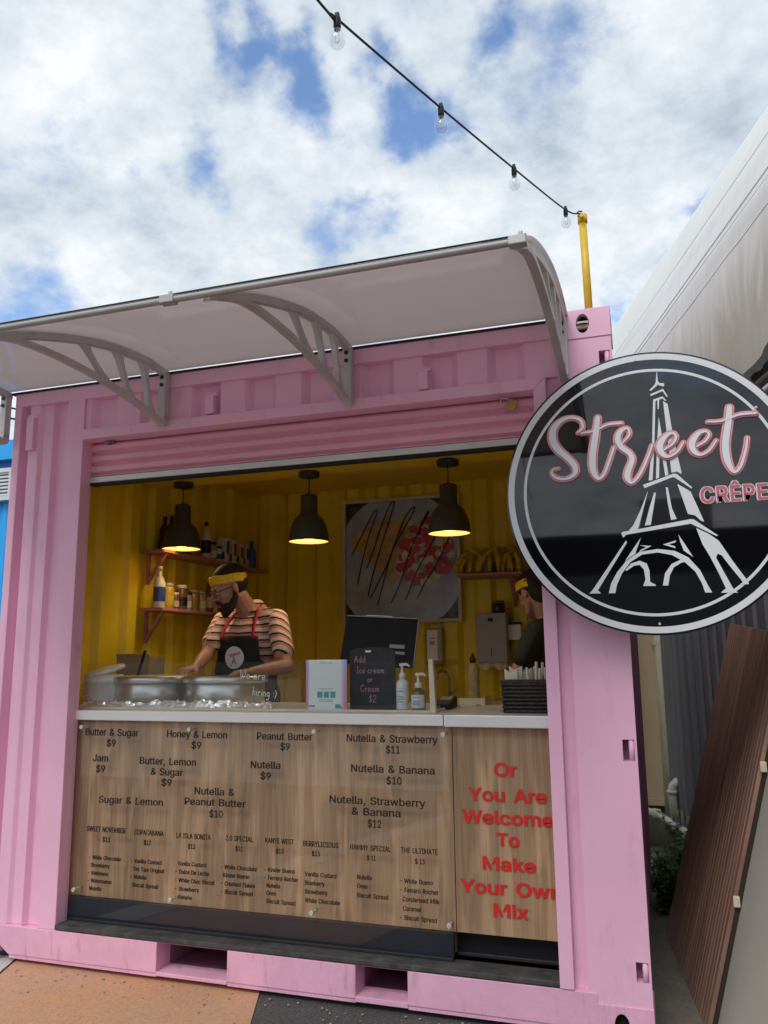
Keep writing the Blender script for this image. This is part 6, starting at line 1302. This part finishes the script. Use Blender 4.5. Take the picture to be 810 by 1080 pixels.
for pts in [
 [(3.1426,2.2645),(3.1440,2.2644),(3.1446,2.2297),(3.1506,2.2211),(3.1647,2.2200),(3.1654,2.2095),(3.1592,2.2081),(3.1437,2.2162),(3.1195,2.1960),(3.1141,2.1998),(3.1328,2.2170),(3.1372,2.2264)],
 [(3.1149,2.1835),(3.1600,2.1992),(3.1736,2.1706),(3.1705,2.1673),(3.1576,2.1911),(3.1183,2.1769)],
 [(3.1245,2.1632),(3.1567,2.1715),(3.1687,2.1541),(3.1631,2.1547),(3.1557,2.1638),(3.1446,2.1604),(3.1410,2.1266),(3.1372,2.1270),(3.1379,2.1591),(3.1317,2.1572),(3.1179,1.9991),(3.1034,1.8723),(3.0903,1.8713),(3.1099,1.9998)],
 [(3.1570,2.1543),(3.1716,2.1414),(3.1791,2.0544),(3.1871,1.9825),(3.2005,1.8870),(3.1943,1.8890),(3.1869,1.8956),(3.1670,1.8937),(3.1634,1.9948),(3.1600,2.0819)],
 [(3.1390,2.0979),(3.1451,2.0271),(3.1569,1.8871),(3.1460,1.8839),(3.1386,1.9870),(3.1333,1.9773),(3.1252,1.8781),(3.1148,1.8759),(3.1263,1.9983)],
 [(3.0701,1.8573),(3.1760,1.8900),(3.1854,1.8862),(3.2305,1.8360),(3.2280,1.8323),(3.1772,1.8749),(3.1705,1.8775),(3.0745,1.8454)],
 [(3.0871,1.8385),(3.0460,1.7062),(3.0357,1.6959),(3.0120,1.6973),(3.0297,1.7175),(3.0550,1.7655)],
 [(3.1057,1.8284),(3.1113,1.8248),(3.0871,1.7140),(3.0671,1.7128),(3.0875,1.7768)],
 [(3.1449,1.8437),(3.1520,1.8408),(3.1600,1.7679),(3.1733,1.7297),(3.1543,1.7270),(3.1472,1.7923)],
 [(3.1834,1.8525),(3.2245,1.8220),(3.2421,1.7701),(3.2600,1.7150),(3.2497,1.7187),(3.2327,1.7383),(3.2103,1.7444)],
 [(2.9869,1.6895),(2.9912,1.6951),(3.0259,1.6989),(3.2180,1.7265),(3.2283,1.7243),(3.3003,1.6652),(3.2950,1.6631),(3.2168,1.7104),(3.0039,1.6844),(2.9931,1.6743)],
 [(3.0011,1.6639),(3.0046,1.6571),(2.8973,1.4944),(2.9069,1.4827),(2.8673,1.4840),(2.8799,1.4967)],
 [(2.9330,1.4826),(2.9428,1.5164),(2.9646,1.5539),(2.9983,1.5934),(3.0445,1.6222),(3.1050,1.6289),(3.1591,1.6197),(3.2009,1.5951),(3.2348,1.5505),(3.2552,1.4992),(3.2672,1.4737),(3.2453,1.4744),(3.2374,1.5054),(3.2197,1.5456),(3.1886,1.5797),(3.1491,1.6057),(3.1042,1.6168),(3.0516,1.6121),(3.0113,1.5878),(2.9816,1.5500),(2.9621,1.5116),(2.9549,1.4819)],
 [(2.9925,1.5609),(3.0133,1.5829),(3.0425,1.5913),(3.0650,1.5805),(3.0726,1.5559),(3.0716,1.5172),(3.0899,1.5061),(3.0889,1.5021),(3.0485,1.5036),(3.0576,1.5258),(3.0544,1.5599),(3.0416,1.5767),(3.0221,1.5743),(2.9969,1.5575)],
 [(3.1125,1.5029),(3.1221,1.5441),(3.1454,1.5752),(3.1765,1.5891),(3.2015,1.5823),(3.1772,1.5778),(3.1522,1.5637),(3.1375,1.5371),(3.1298,1.5022)],
 [(3.0515,1.6710),(3.0285,1.6148),(2.9944,1.5935),(3.0251,1.6355)],
 [(3.0459,1.6451),(3.0851,1.6405),(3.0429,1.6215),(3.0464,1.6278),(3.0671,1.6374)],
 [(3.1662,1.6557),(3.1627,1.6486),(3.1403,1.6433),(3.1602,1.6358),(3.1627,1.6284),(3.1220,1.6435)],
 [(3.1744,1.6755),(3.1976,1.6322),(3.2166,1.5952),(3.1877,1.6191),(3.1792,1.6477)],
 [(3.2329,1.6948),(3.2734,1.6707),(3.3011,1.6468),(3.3391,1.5759),(3.3808,1.5054),(3.3815,1.4976),(3.3579,1.4969),(3.3637,1.5060),(3.3240,1.5672),(3.3060,1.5972),(3.2940,1.6034),(3.2879,1.5902),(3.3106,1.5363),(3.3332,1.4838),(3.3464,1.4702),(3.2933,1.4720),(3.3103,1.4862),(3.2925,1.5371),(3.2692,1.5951),(3.2487,1.6376)],
]: pg(pts)
obj('tower_emblem', tw, 'signwhite', sg_)
letters = [
 [(2.8586,2.0651,0.0039),(2.8761,2.0826,0.0063),(2.8697,2.1109,0.0071),(2.8387,2.1242,0.0071),(2.8015,2.1162,0.0096),(2.7728,2.0870,0.0136),(2.7677,2.0470,0.0152),(2.7844,2.0102,0.0143),(2.8154,1.9774,0.0126),(2.8413,1.9421,0.0125),(2.8398,1.9142,0.0094),(2.8115,1.8984,0.0071),(2.7776,1.9027,0.0071),(2.7601,1.9190,0.0064),(2.7640,1.9345,0.0048),(2.7833,1.9387,0.0040)],
 [(2.9311,2.1129,0.0108),(2.9197,2.0491,0.0132),(2.9068,1.9842,0.0139),(2.9038,1.9286,0.0131),(2.9187,1.8915,0.0084),(2.9410,1.9035,0.0069),(2.9621,1.9506,0.0069),(2.9802,1.9981,0.0061)],
 [(2.8703,2.0623,0.0047),(2.9160,2.0661,0.0054),(2.9636,2.0846,0.0061),(3.0114,2.0855,0.0061)],
 [(3.0108,2.0116,0.0045),(3.0353,2.0396,0.0060),(3.0315,2.0645,0.0060),(3.0082,2.0570,0.0099),(2.9951,2.0295,0.0122),(3.0062,1.9981,0.0114),(3.0320,1.9730,0.0105),(3.0395,1.9480,0.0112),(3.0252,1.9128,0.0127),(3.0205,1.8850,0.0120),(3.0344,1.8663,0.0067),(3.0623,1.8937,0.0067),(3.0905,1.9476,0.0059),(3.1099,1.9942,0.0059)],
 [(3.1502,1.9762,0.0051),(3.1787,1.9945,0.0058),(3.1906,2.0174,0.0066),(3.1814,2.0328,0.0066),(3.1572,2.0239,0.0095),(3.1359,1.9936,0.0132),(3.1405,1.9635,0.0110),(3.1609,1.9496,0.0066),(3.1913,1.9645,0.0058),(3.2139,1.9960,0.0051)],
 [(3.2561,1.9777,0.0050),(3.2846,1.9941,0.0057),(3.2977,2.0151,0.0064),(3.2872,2.0288,0.0064),(3.2629,2.0216,0.0093),(3.2412,1.9918,0.0129),(3.2448,1.9621,0.0107),(3.2653,1.9468,0.0064),(3.2949,1.9599,0.0057),(3.3195,1.9924,0.0049)],
 [(3.3702,2.1047,0.0112),(3.3616,2.0500,0.0126),(3.3476,1.9802,0.0133),(3.3486,1.9214,0.0126),(3.3662,1.8786,0.0076),(3.3886,1.8969,0.0069),(3.4083,1.9511,0.0062),(3.4173,1.9925,0.0055)],
 [(3.2983,2.0612,0.0050),(3.3411,2.0600,0.0056),(3.3990,2.0762,0.0063),(3.4494,2.0764,0.0062)],
]
for ex, lay, m_ in ((.0055,0,'coral'),(.0030,1,'palepink'),(.0004,2,'coral'),(-.0022,3,'signwhite')):
    mb = MB()
    for i, st in enumerate(letters): stroke(mb, st, SY-.0032-.0022*lay-.0005*(i%2), extra=ex, lift=.0009, n=8)
    obj('script_lettering', mb, m_, sg_)
mb = MB(); t = ('CRÊPE',3.360,1.779,0.217,0.0537)
for lay, (bo, m_) in enumerate(((.062,'signwhite'),(.026,'coral'))):
    mb = MB(); add_text(mb, t[0], t[1], t[2], SY-.0030-.0010*lay, t[4]*.98, width=t[3]*(1 if lay == 0 else .975), bold=bo, space=1.08)
    obj('block_lettering', mb, m_, sg_)

# ------------------------------------------------------------------ alley beside the kiosk
# leaning slatted panel
A_ = Vector((3.037,1.144,0.006)); B0 = Vector((3.153,0.193,0.006))
ln = thing('slatted_panel', tuple((A_+B0)/2), 'brown slatted composite panel leaning in the alley by the sign', 'panel')
Ct = Vector((3.428,1.200,1.414)); al_ = (B0-A_); up_ = (Ct-A_)
al2 = al_.normalized(); nrm_ = al2.cross(up_).normalized()
if nrm_.x > 0: nrm_ = -nrm_
mb = MB(); n_ = 24; W_ = al_.length*1.03/n_
for k in range(n_):
    p0 = A_+al2*W_*k; q = [p0+al2*.0040, p0+al2*(W_-.0040)]
    g0, g1 = 1-.055*k/n_, 1-.055*(k+1)/n_
    f_ = [q[0], q[1], q[1]+up_*g1, q[0]+up_*g0]; f2_ = [v-nrm_*.014 for v in f_]
    vs = [mb.bm.verts.new(v+nrm_*.001) for v in f_]+[mb.bm.verts.new(v) for v in f2_]
    for idx in ((0,1,2,3),(7,6,5,4),(0,4,5,1),(1,5,6,2),(2,6,7,3),(3,7,4,0)): mb.bm.faces.new([vs[i] for i in idx])
obj('slats', mb, 'slat', ln, bevel=.0015)
mb = MB(); f_ = [A_-nrm_*.0145, A_+al2*W_*n_-nrm_*.0145]; f_ = [f_[0], f_[1], f_[1]+up_*.945, f_[0]+up_]
vs = [mb.bm.verts.new(v) for v in f_]+[mb.bm.verts.new(v-nrm_*.012) for v in f_]
for idx in ((0,1,2,3),(7,6,5,4),(0,4,5,1),(1,5,6,2),(2,6,7,3),(3,7,4,0)): mb.bm.faces.new([vs[i] for i in idx])
obj('backing', mb, mat('panel_backing', (.03,.018,.014), .8), ln)
for t_ in (.30, .62): 
    c_ = A_+al2*(W_*n_+.004)+up_*t_-nrm_*.01; obj('clip', MB().box(c_-Vector((.010,.008,.018)), c_+Vector((.012,.008,.018))), 'cream', ln, bevel=.003)
lb = thing('smooth_board', tuple(B0), 'smooth beige board leaning behind the slatted panel', 'board')
mb = MB(); o0 = B0-al2*.25-nrm_*.030; f_ = [o0, o0+al2*1.25, o0+al2*1.25+up_*.80, o0+up_*.80]
vs = [mb.bm.verts.new(v) for v in f_]+[mb.bm.verts.new(v-nrm_*.012) for v in f_]
for idx in ((0,1,2,3),(7,6,5,4),(0,4,5,1),(1,5,6,2),(2,6,7,3),(3,7,4,0)): mb.bm.faces.new([vs[i] for i in idx])
obj('board', mb, 'smooth', lb, bevel=.002)
# marquee: wall, roof skin
W0 = Vector((3.56,1.0,0)); wd_ = Vector((-.235,.972,0)).normalized(); wn = Vector((-.972,-.235,0))
def wp(s, z, o=0): v = W0+wd_*s+wn*o; return Vector((v.x, v.y, z))
mq = thing('marquee', (3.5,1.5,0), 'big white marquee with a stained sagging canopy beside the kiosk', 'marquee')
EZ = 2.50
mb = MB(); pts = []
s = -3.2
while s < 1.75:
    for ds, o in ((0,0),(.016,.012),(.076,.012),(.092,0)): pts.append((s+ds, o))
    s += .15
vA = [mb.bm.verts.new(wp(a, .30, o)) for a, o in pts]; vB = [mb.bm.verts.new(wp(a, EZ+.03, o)) for a, o in pts]
for i in range(len(pts)-1): mb.bm.faces.new((vA[i], vA[i+1], vB[i+1], vB[i]))
obj('side_wall', mb, 'lilac', mq)
mb = MB(); vs = [wp(-3.2,0,-.02), wp(1.75,0,-.02), wp(1.75,.297,-.02), wp(-3.2,.297,-.02)]; vs2 = [v-wn*.08 for v in vs]
vv = [mb.bm.verts.new(v) for v in vs+vs2]
for idx in ((0,1,2,3),(7,6,5,4),(0,4,5,1),(1,5,6,2),(2,6,7,3),(3,7,4,0)): mb.bm.faces.new([vv[i] for i in idx])
obj('base_board', mb, 'smooth', mq)
E_ = [wp(-3.6,EZ,.10), wp(7.5,EZ,.10)]
mb = MB(); rows = []
rt = random.Random(2)
R1 = Vector((2.927,4.200,4.202)); R0_ = Vector((3.844,1.300,4.162)); rdir = (R0_-R1)
ns, nt_ = 110, 34
for i in range(ns+1):
    s = -3.6+11.1*i/ns
    e = wp(s, EZ, .10)
    # ridge point at the same depth
    tt = (e.y-R1.y)/(R0_.y-R1.y); rp = R1+rdir*tt; rp.x += .0
    row = []
    for j in range(nt_+1):
        t = j/nt_
        p = e+(rp-e)*t
        bulge = (.16*sin(pi*min(1, t*1.0))**1.0)
        p = p+Vector((-.97,-.23,.25))*bulge
        fold = (.022*sin(s*5.2+1.3*sin(s*2.1)+t*5)+.014*sin(s*13+t*9+2*sin(s*3)))*max(0, 1-t*2.6)
        seam = .010*math.exp(-((t-.42-.05*s*.3)/.02)**2)+.010*math.exp(-((t-.58-.02*s)/.015)**2)
        p = p+Vector((-.97,-.23,0))*(fold+seam)
        if t < .12: p.z -= .02*(1-t/.12)*(.5+.5*sin(s*3.1))
        row.append(p)
    # roll the skin over the ridge and away
    row.append(rp+Vector((.5,.1,.10))); row.append(rp+Vector((1.6,.4,.05))); row.append(rp+Vector((3.4,.8,-.5))); row.append(rp+Vector((4.2,1.0,-2.2)))
    rows.append(row)
mb.sheet(rows); obj('canopy', mb, 'tent', mq)
M['seam'] = mat('grey_canopy_seam', (.76,.77,.75), .6)
for j, w_ in ((12,.003),(15,.0025),(16,.006),(22,.003)):
    obj('seam', MB().sweep([row[j] for row in rows], w_, 6), 'seam', mq)
mb = MB(); a = wp(-3.6,EZ-.06,.035); b = wp(7.4,EZ-.06,.035)
mb.sweep([a,b], .022, 8); obj('eave_rail', mb, mat('rusty_rail', (.16,.10,.07), .6), mq)
mb = MB(); mb.sweep([wp(-3.6,EZ-.10,.03), wp(7.4,EZ-.10,.03)], .016, 8); obj('eave_rail', mb, 'white', mq)
# back wall of the alley
yb = 2.95
bw = thing('alley_wall', (3.2,yb,0), 'grey clad wall with a mossy base closing the alley', 'wall')
bx0 = 2.957-.12
zb_ = 0.270
mb = MB(); x = 3.13; pts = [(3.06,yb+.04)]
while x < 3.9: pts += [(x,yb+.04),(x+.012,yb),(x+.085,yb),(x+.097,yb+.04)]; x += .125
pts += [(3.95,yb+.04),(3.95,yb+.10),(3.06,yb+.10)]
obj('cladding', mb.prism(pts, 'z', zb_, 3.0), 'wgrey', bw)
obj('navy_strip', MB().box((3.385,yb-.006,zb_+.1),(3.465,yb+.035,3.0)), 'navy', bw)
obj('plinth', MB().box((2.80,yb-.02,0),(3.95,yb+.15,zb_-.001)), 'plinth', bw, bevel=.01)
bd_ = thing('beige_board', (3.03,yb-.05,zb_), 'tall beige board standing at the end of the alley', 'board')
obj('board', MB().box((bx0,yb-.06,zb_+.001),(3.095,yb-.022,3.0)), 'beige', bd_, bevel=.003)
obj('board_edge', MB().box((3.095+.001,yb-.055,zb_+.001),(3.117,yb-.024,3.0)), mat('board_edge_brown', (.16,.11,.09), .7), bd_)
obj('board_foot', MB().box((bx0,yb-.068,zb_+.002),(3.120,yb-.0605,zb_+.045)), 'beige', bd_)
dpx = (3.088)+.022
dp = thing('downpipe', (dpx,yb-.06,.1), 'pale round downpipe between beige board and grey cladding', 'pipe')
obj('pipe', MB().sweep([(dpx,yb-.065,.18),(dpx,yb-.065,3.0)], .034, 16), mat('pale_downpipe', (.70,.74,.78), .4, 0, .08, 4, dirt=.3), dp)
obj('pipe_clip', MB().box((dpx-.044,yb-.10,1.33),(dpx+.044,yb-.026,1.36)), 'pvc', dp)
vp = thing('waste_pipe', (3.1,2.6,0), 'bent grey waste pipe along the foot of the alley wall', 'pipe')
p1 = Vector((2.966,2.780,0.249)); p2 = Vector((3.025,2.720,0.250)); p3 = Vector((3.129,2.600,0.209)); p4 = Vector((3.245,2.400,0.171))
obj('pipe', MB().sweep([p1-Vector((.12,-.02,0)), p1, p2], .026, 14).sweep([p2, p3, p4, p4+Vector((.15,-.1,-.02))], .022, 14), 'pvc', vp)
obj('joint', MB().sweep([p2-Vector((.025,0,0)), p2+Vector((.022,0,-.006))], .034, 14), 'pvc', vp)
q1 = Vector((3.136,2.620,0.216)); q2 = Vector((3.126,2.620,0.405)); q3 = Vector((3.153,2.620,0.464)); q4 = Vector((3.241,2.660,0.485))
obj('pipe', MB().sweep([q1, q2, q2+(q3-q2)*.5+Vector((-.006,0,.006)), q3, q4+Vector((.1,.1,0))], .027, 14), 'pvc', vp)
obj('joint', MB().sweep([q2+Vector((0,0,-.012)), q2+Vector((0,0,.010))], .033, 14), 'pvc', vp)
# weeds
rw = random.Random(4)
def weed(x, y, h, n, label, flower=False):
    t = thing('weed', (x,y,.004), label, 'weed', 'weeds in the alley')
    st = MB(); lf = MB(); fl_ = MB()
    for k in range(n):
        a = rw.uniform(0, 2*pi); r = rw.uniform(.03,.13); hh = h*rw.uniform(.5,1)
        P_ = [Vector((x+rw.uniform(-.02,.02), y+rw.uniform(-.02,.02), .004)), Vector((x+r*.5*cos(a), y+r*.5*sin(a), hh*.6)), Vector((x+r*cos(a), y+r*sin(a), hh))]
        c_ = catmull([tuple(p) for p in P_], 5); st.sweep(c_, .0022, 5)
        for c in c_[1:]:
            for _ in range(3):
                b = rw.uniform(0, 2*pi); l_ = rw.uniform(.022,.055); d = Vector((cos(b), sin(b), rw.uniform(-.2,.7))).normalized(); sd2 = d.cross(Vector((0,0,1))).normalized()*l_*.24
                vs = [c, c+d*l_*.35+sd2, c+d*l_*.75+sd2*.7-Vector((0,0,l_*.1)), c+d*l_-Vector((0,0,l_*.2)), c+d*l_*.75-sd2*.7-Vector((0,0,l_*.1)), c+d*l_*.35-sd2]
                lf.face([tuple(v) for v in vs])
        if flower and k % 3 == 0: fl_.lathe([(0,0),(.012,.003),(.009,.008),(0,.009)], tuple(c_[-1]), 8)
    obj('stem', st, 'stem', t); obj('foliage', lf, 'leaf', t)
    if flower: obj('flower', fl_, 'leafy', t)
weed(3.13,2.50,.30,7,'tall thin yellow-flowered weed by the waste pipe', True)
weed(3.085,1.95,.24,14,'bushy weed in the alley behind the kiosk corner')
weed(3.05,1.45,.26,22,'low dense green weed at the foot of the slatted panel')
weed(3.16,2.2,.22,9,'loose weed in front of the mossy plinth')

# ------------------------------------------------------------------ blue building at the left edge
bl = thing('blue_container', (-6.9,6.0,0), 'bright blue container building behind the kiosk on the left', 'building')
prof_ = [(-8.6,6.0)]; x = -8.55
while x < -4.7: prof_ += [(x,6.0),(x+.06,6.04),(x+.16,6.04),(x+.22,6.0)]; x += .30
prof_ += [(-4.6,6.0),(-4.6,9.0),(-8.6,9.0)]
bt = 4.364; bm1 = 4.079
obj('wall', MB().prism(prof_, 'z', 0, bm1), 'blue', bl)
obj('roof', MB().prism([(5.85,bm1+.003),(9.1,bm1+.003),(9.1,bt+.25),(5.85,bt)], 'x', -8.8, -4.5), 'blue', bl)
obj('fascia', MB().box((-8.7,5.95,bm1-.10),(-4.55,5.999,bm1+.002)), 'bluedk', bl)
a = (-5.829,5.900,3.904); b = (-5.447,5.900,3.597)
lv = obj('louvre_frame', MB().box((a[0],5.88,b[2]-.10),(b[0]+.07,5.998,b[2]-.04)).box((a[0],5.88,a[2]+.0),(b[0]+.07,5.998,a[2]+.06)).box((b[0],5.88,b[2]-.04),(b[0]+.07,5.998,a[2])).box((a[0]-.07,5.88,b[2]-.10),(a[0],5.998,a[2]+.06)), 'louvre', bl)
mb = MB(); z = b[2]-.03
while z < a[2]-.02: mb.box((a[0],5.90,z),(b[0],5.96,z+.028)); z += .052
obj('louvre_blades', mb, 'louvre', lv); obj('louvre_back', MB().box((a[0],5.965,b[2]-.04),(b[0],5.997,a[2])), 'black', lv)
for i, (p, q) in enumerate([((-3.116,3.011,3.801),(-2.748,3.385,3.753)),((-3.133,3.038,3.693),(-2.761,3.409,3.660))]):
    p = Vector(p); q = Vector(q); d_ = q-p
    tag(obj('power_cable', MB().sweep([p-d_*5+Vector((0,0,.6)), p-d_*2, p, q, q+d_*3], .010, 6), 'cable'), ['higher thin overhead cable at the left edge of the sky','lower thin overhead cable just above the blue roof'][i], 'cable', 'overhead cables')

# ------------------------------------------------------------------ what the glossy sign mirrors: the row across the lane
for x, z in ((-.40,.17),(.36,.26),(0,-.465),(-.02,.478)): obj('fixing_screw', MB().sweep([(SC[0]+x,SY-.0002,SC[1]+z),(SC[0]+x,SY-.004,SC[1]+z)], .0045, 12), 'alu', sg_)
ow = thing('shop_building', (3.5,-17,0), 'pale shop across the lane, seen only as a reflection in the sign', 'building')
obj('wall', MB().box((-6,-19,0),(12,-17,3.1)), 'lilac', ow)
obj('fascia', MB().box((-1.5,-17.2,2.5),(9.5,-17.005,4.1)), 'black', ow)
obj('window', MB().box((-5,-17.05,.5),(11,-17.004,2.3)), 'wgrey', ow)
obj('parapet', MB().box((-6,-17.3,3.1),(1.2,-17.01,3.9)).box((3.0,-17.5,4.1),(4.6,-17.21,4.9)), 'smooth', ow)
obj('awning_band', MB().box((4.0,-18,3.3),(9.5,-17.25,3.7)), 'greypl', ow)
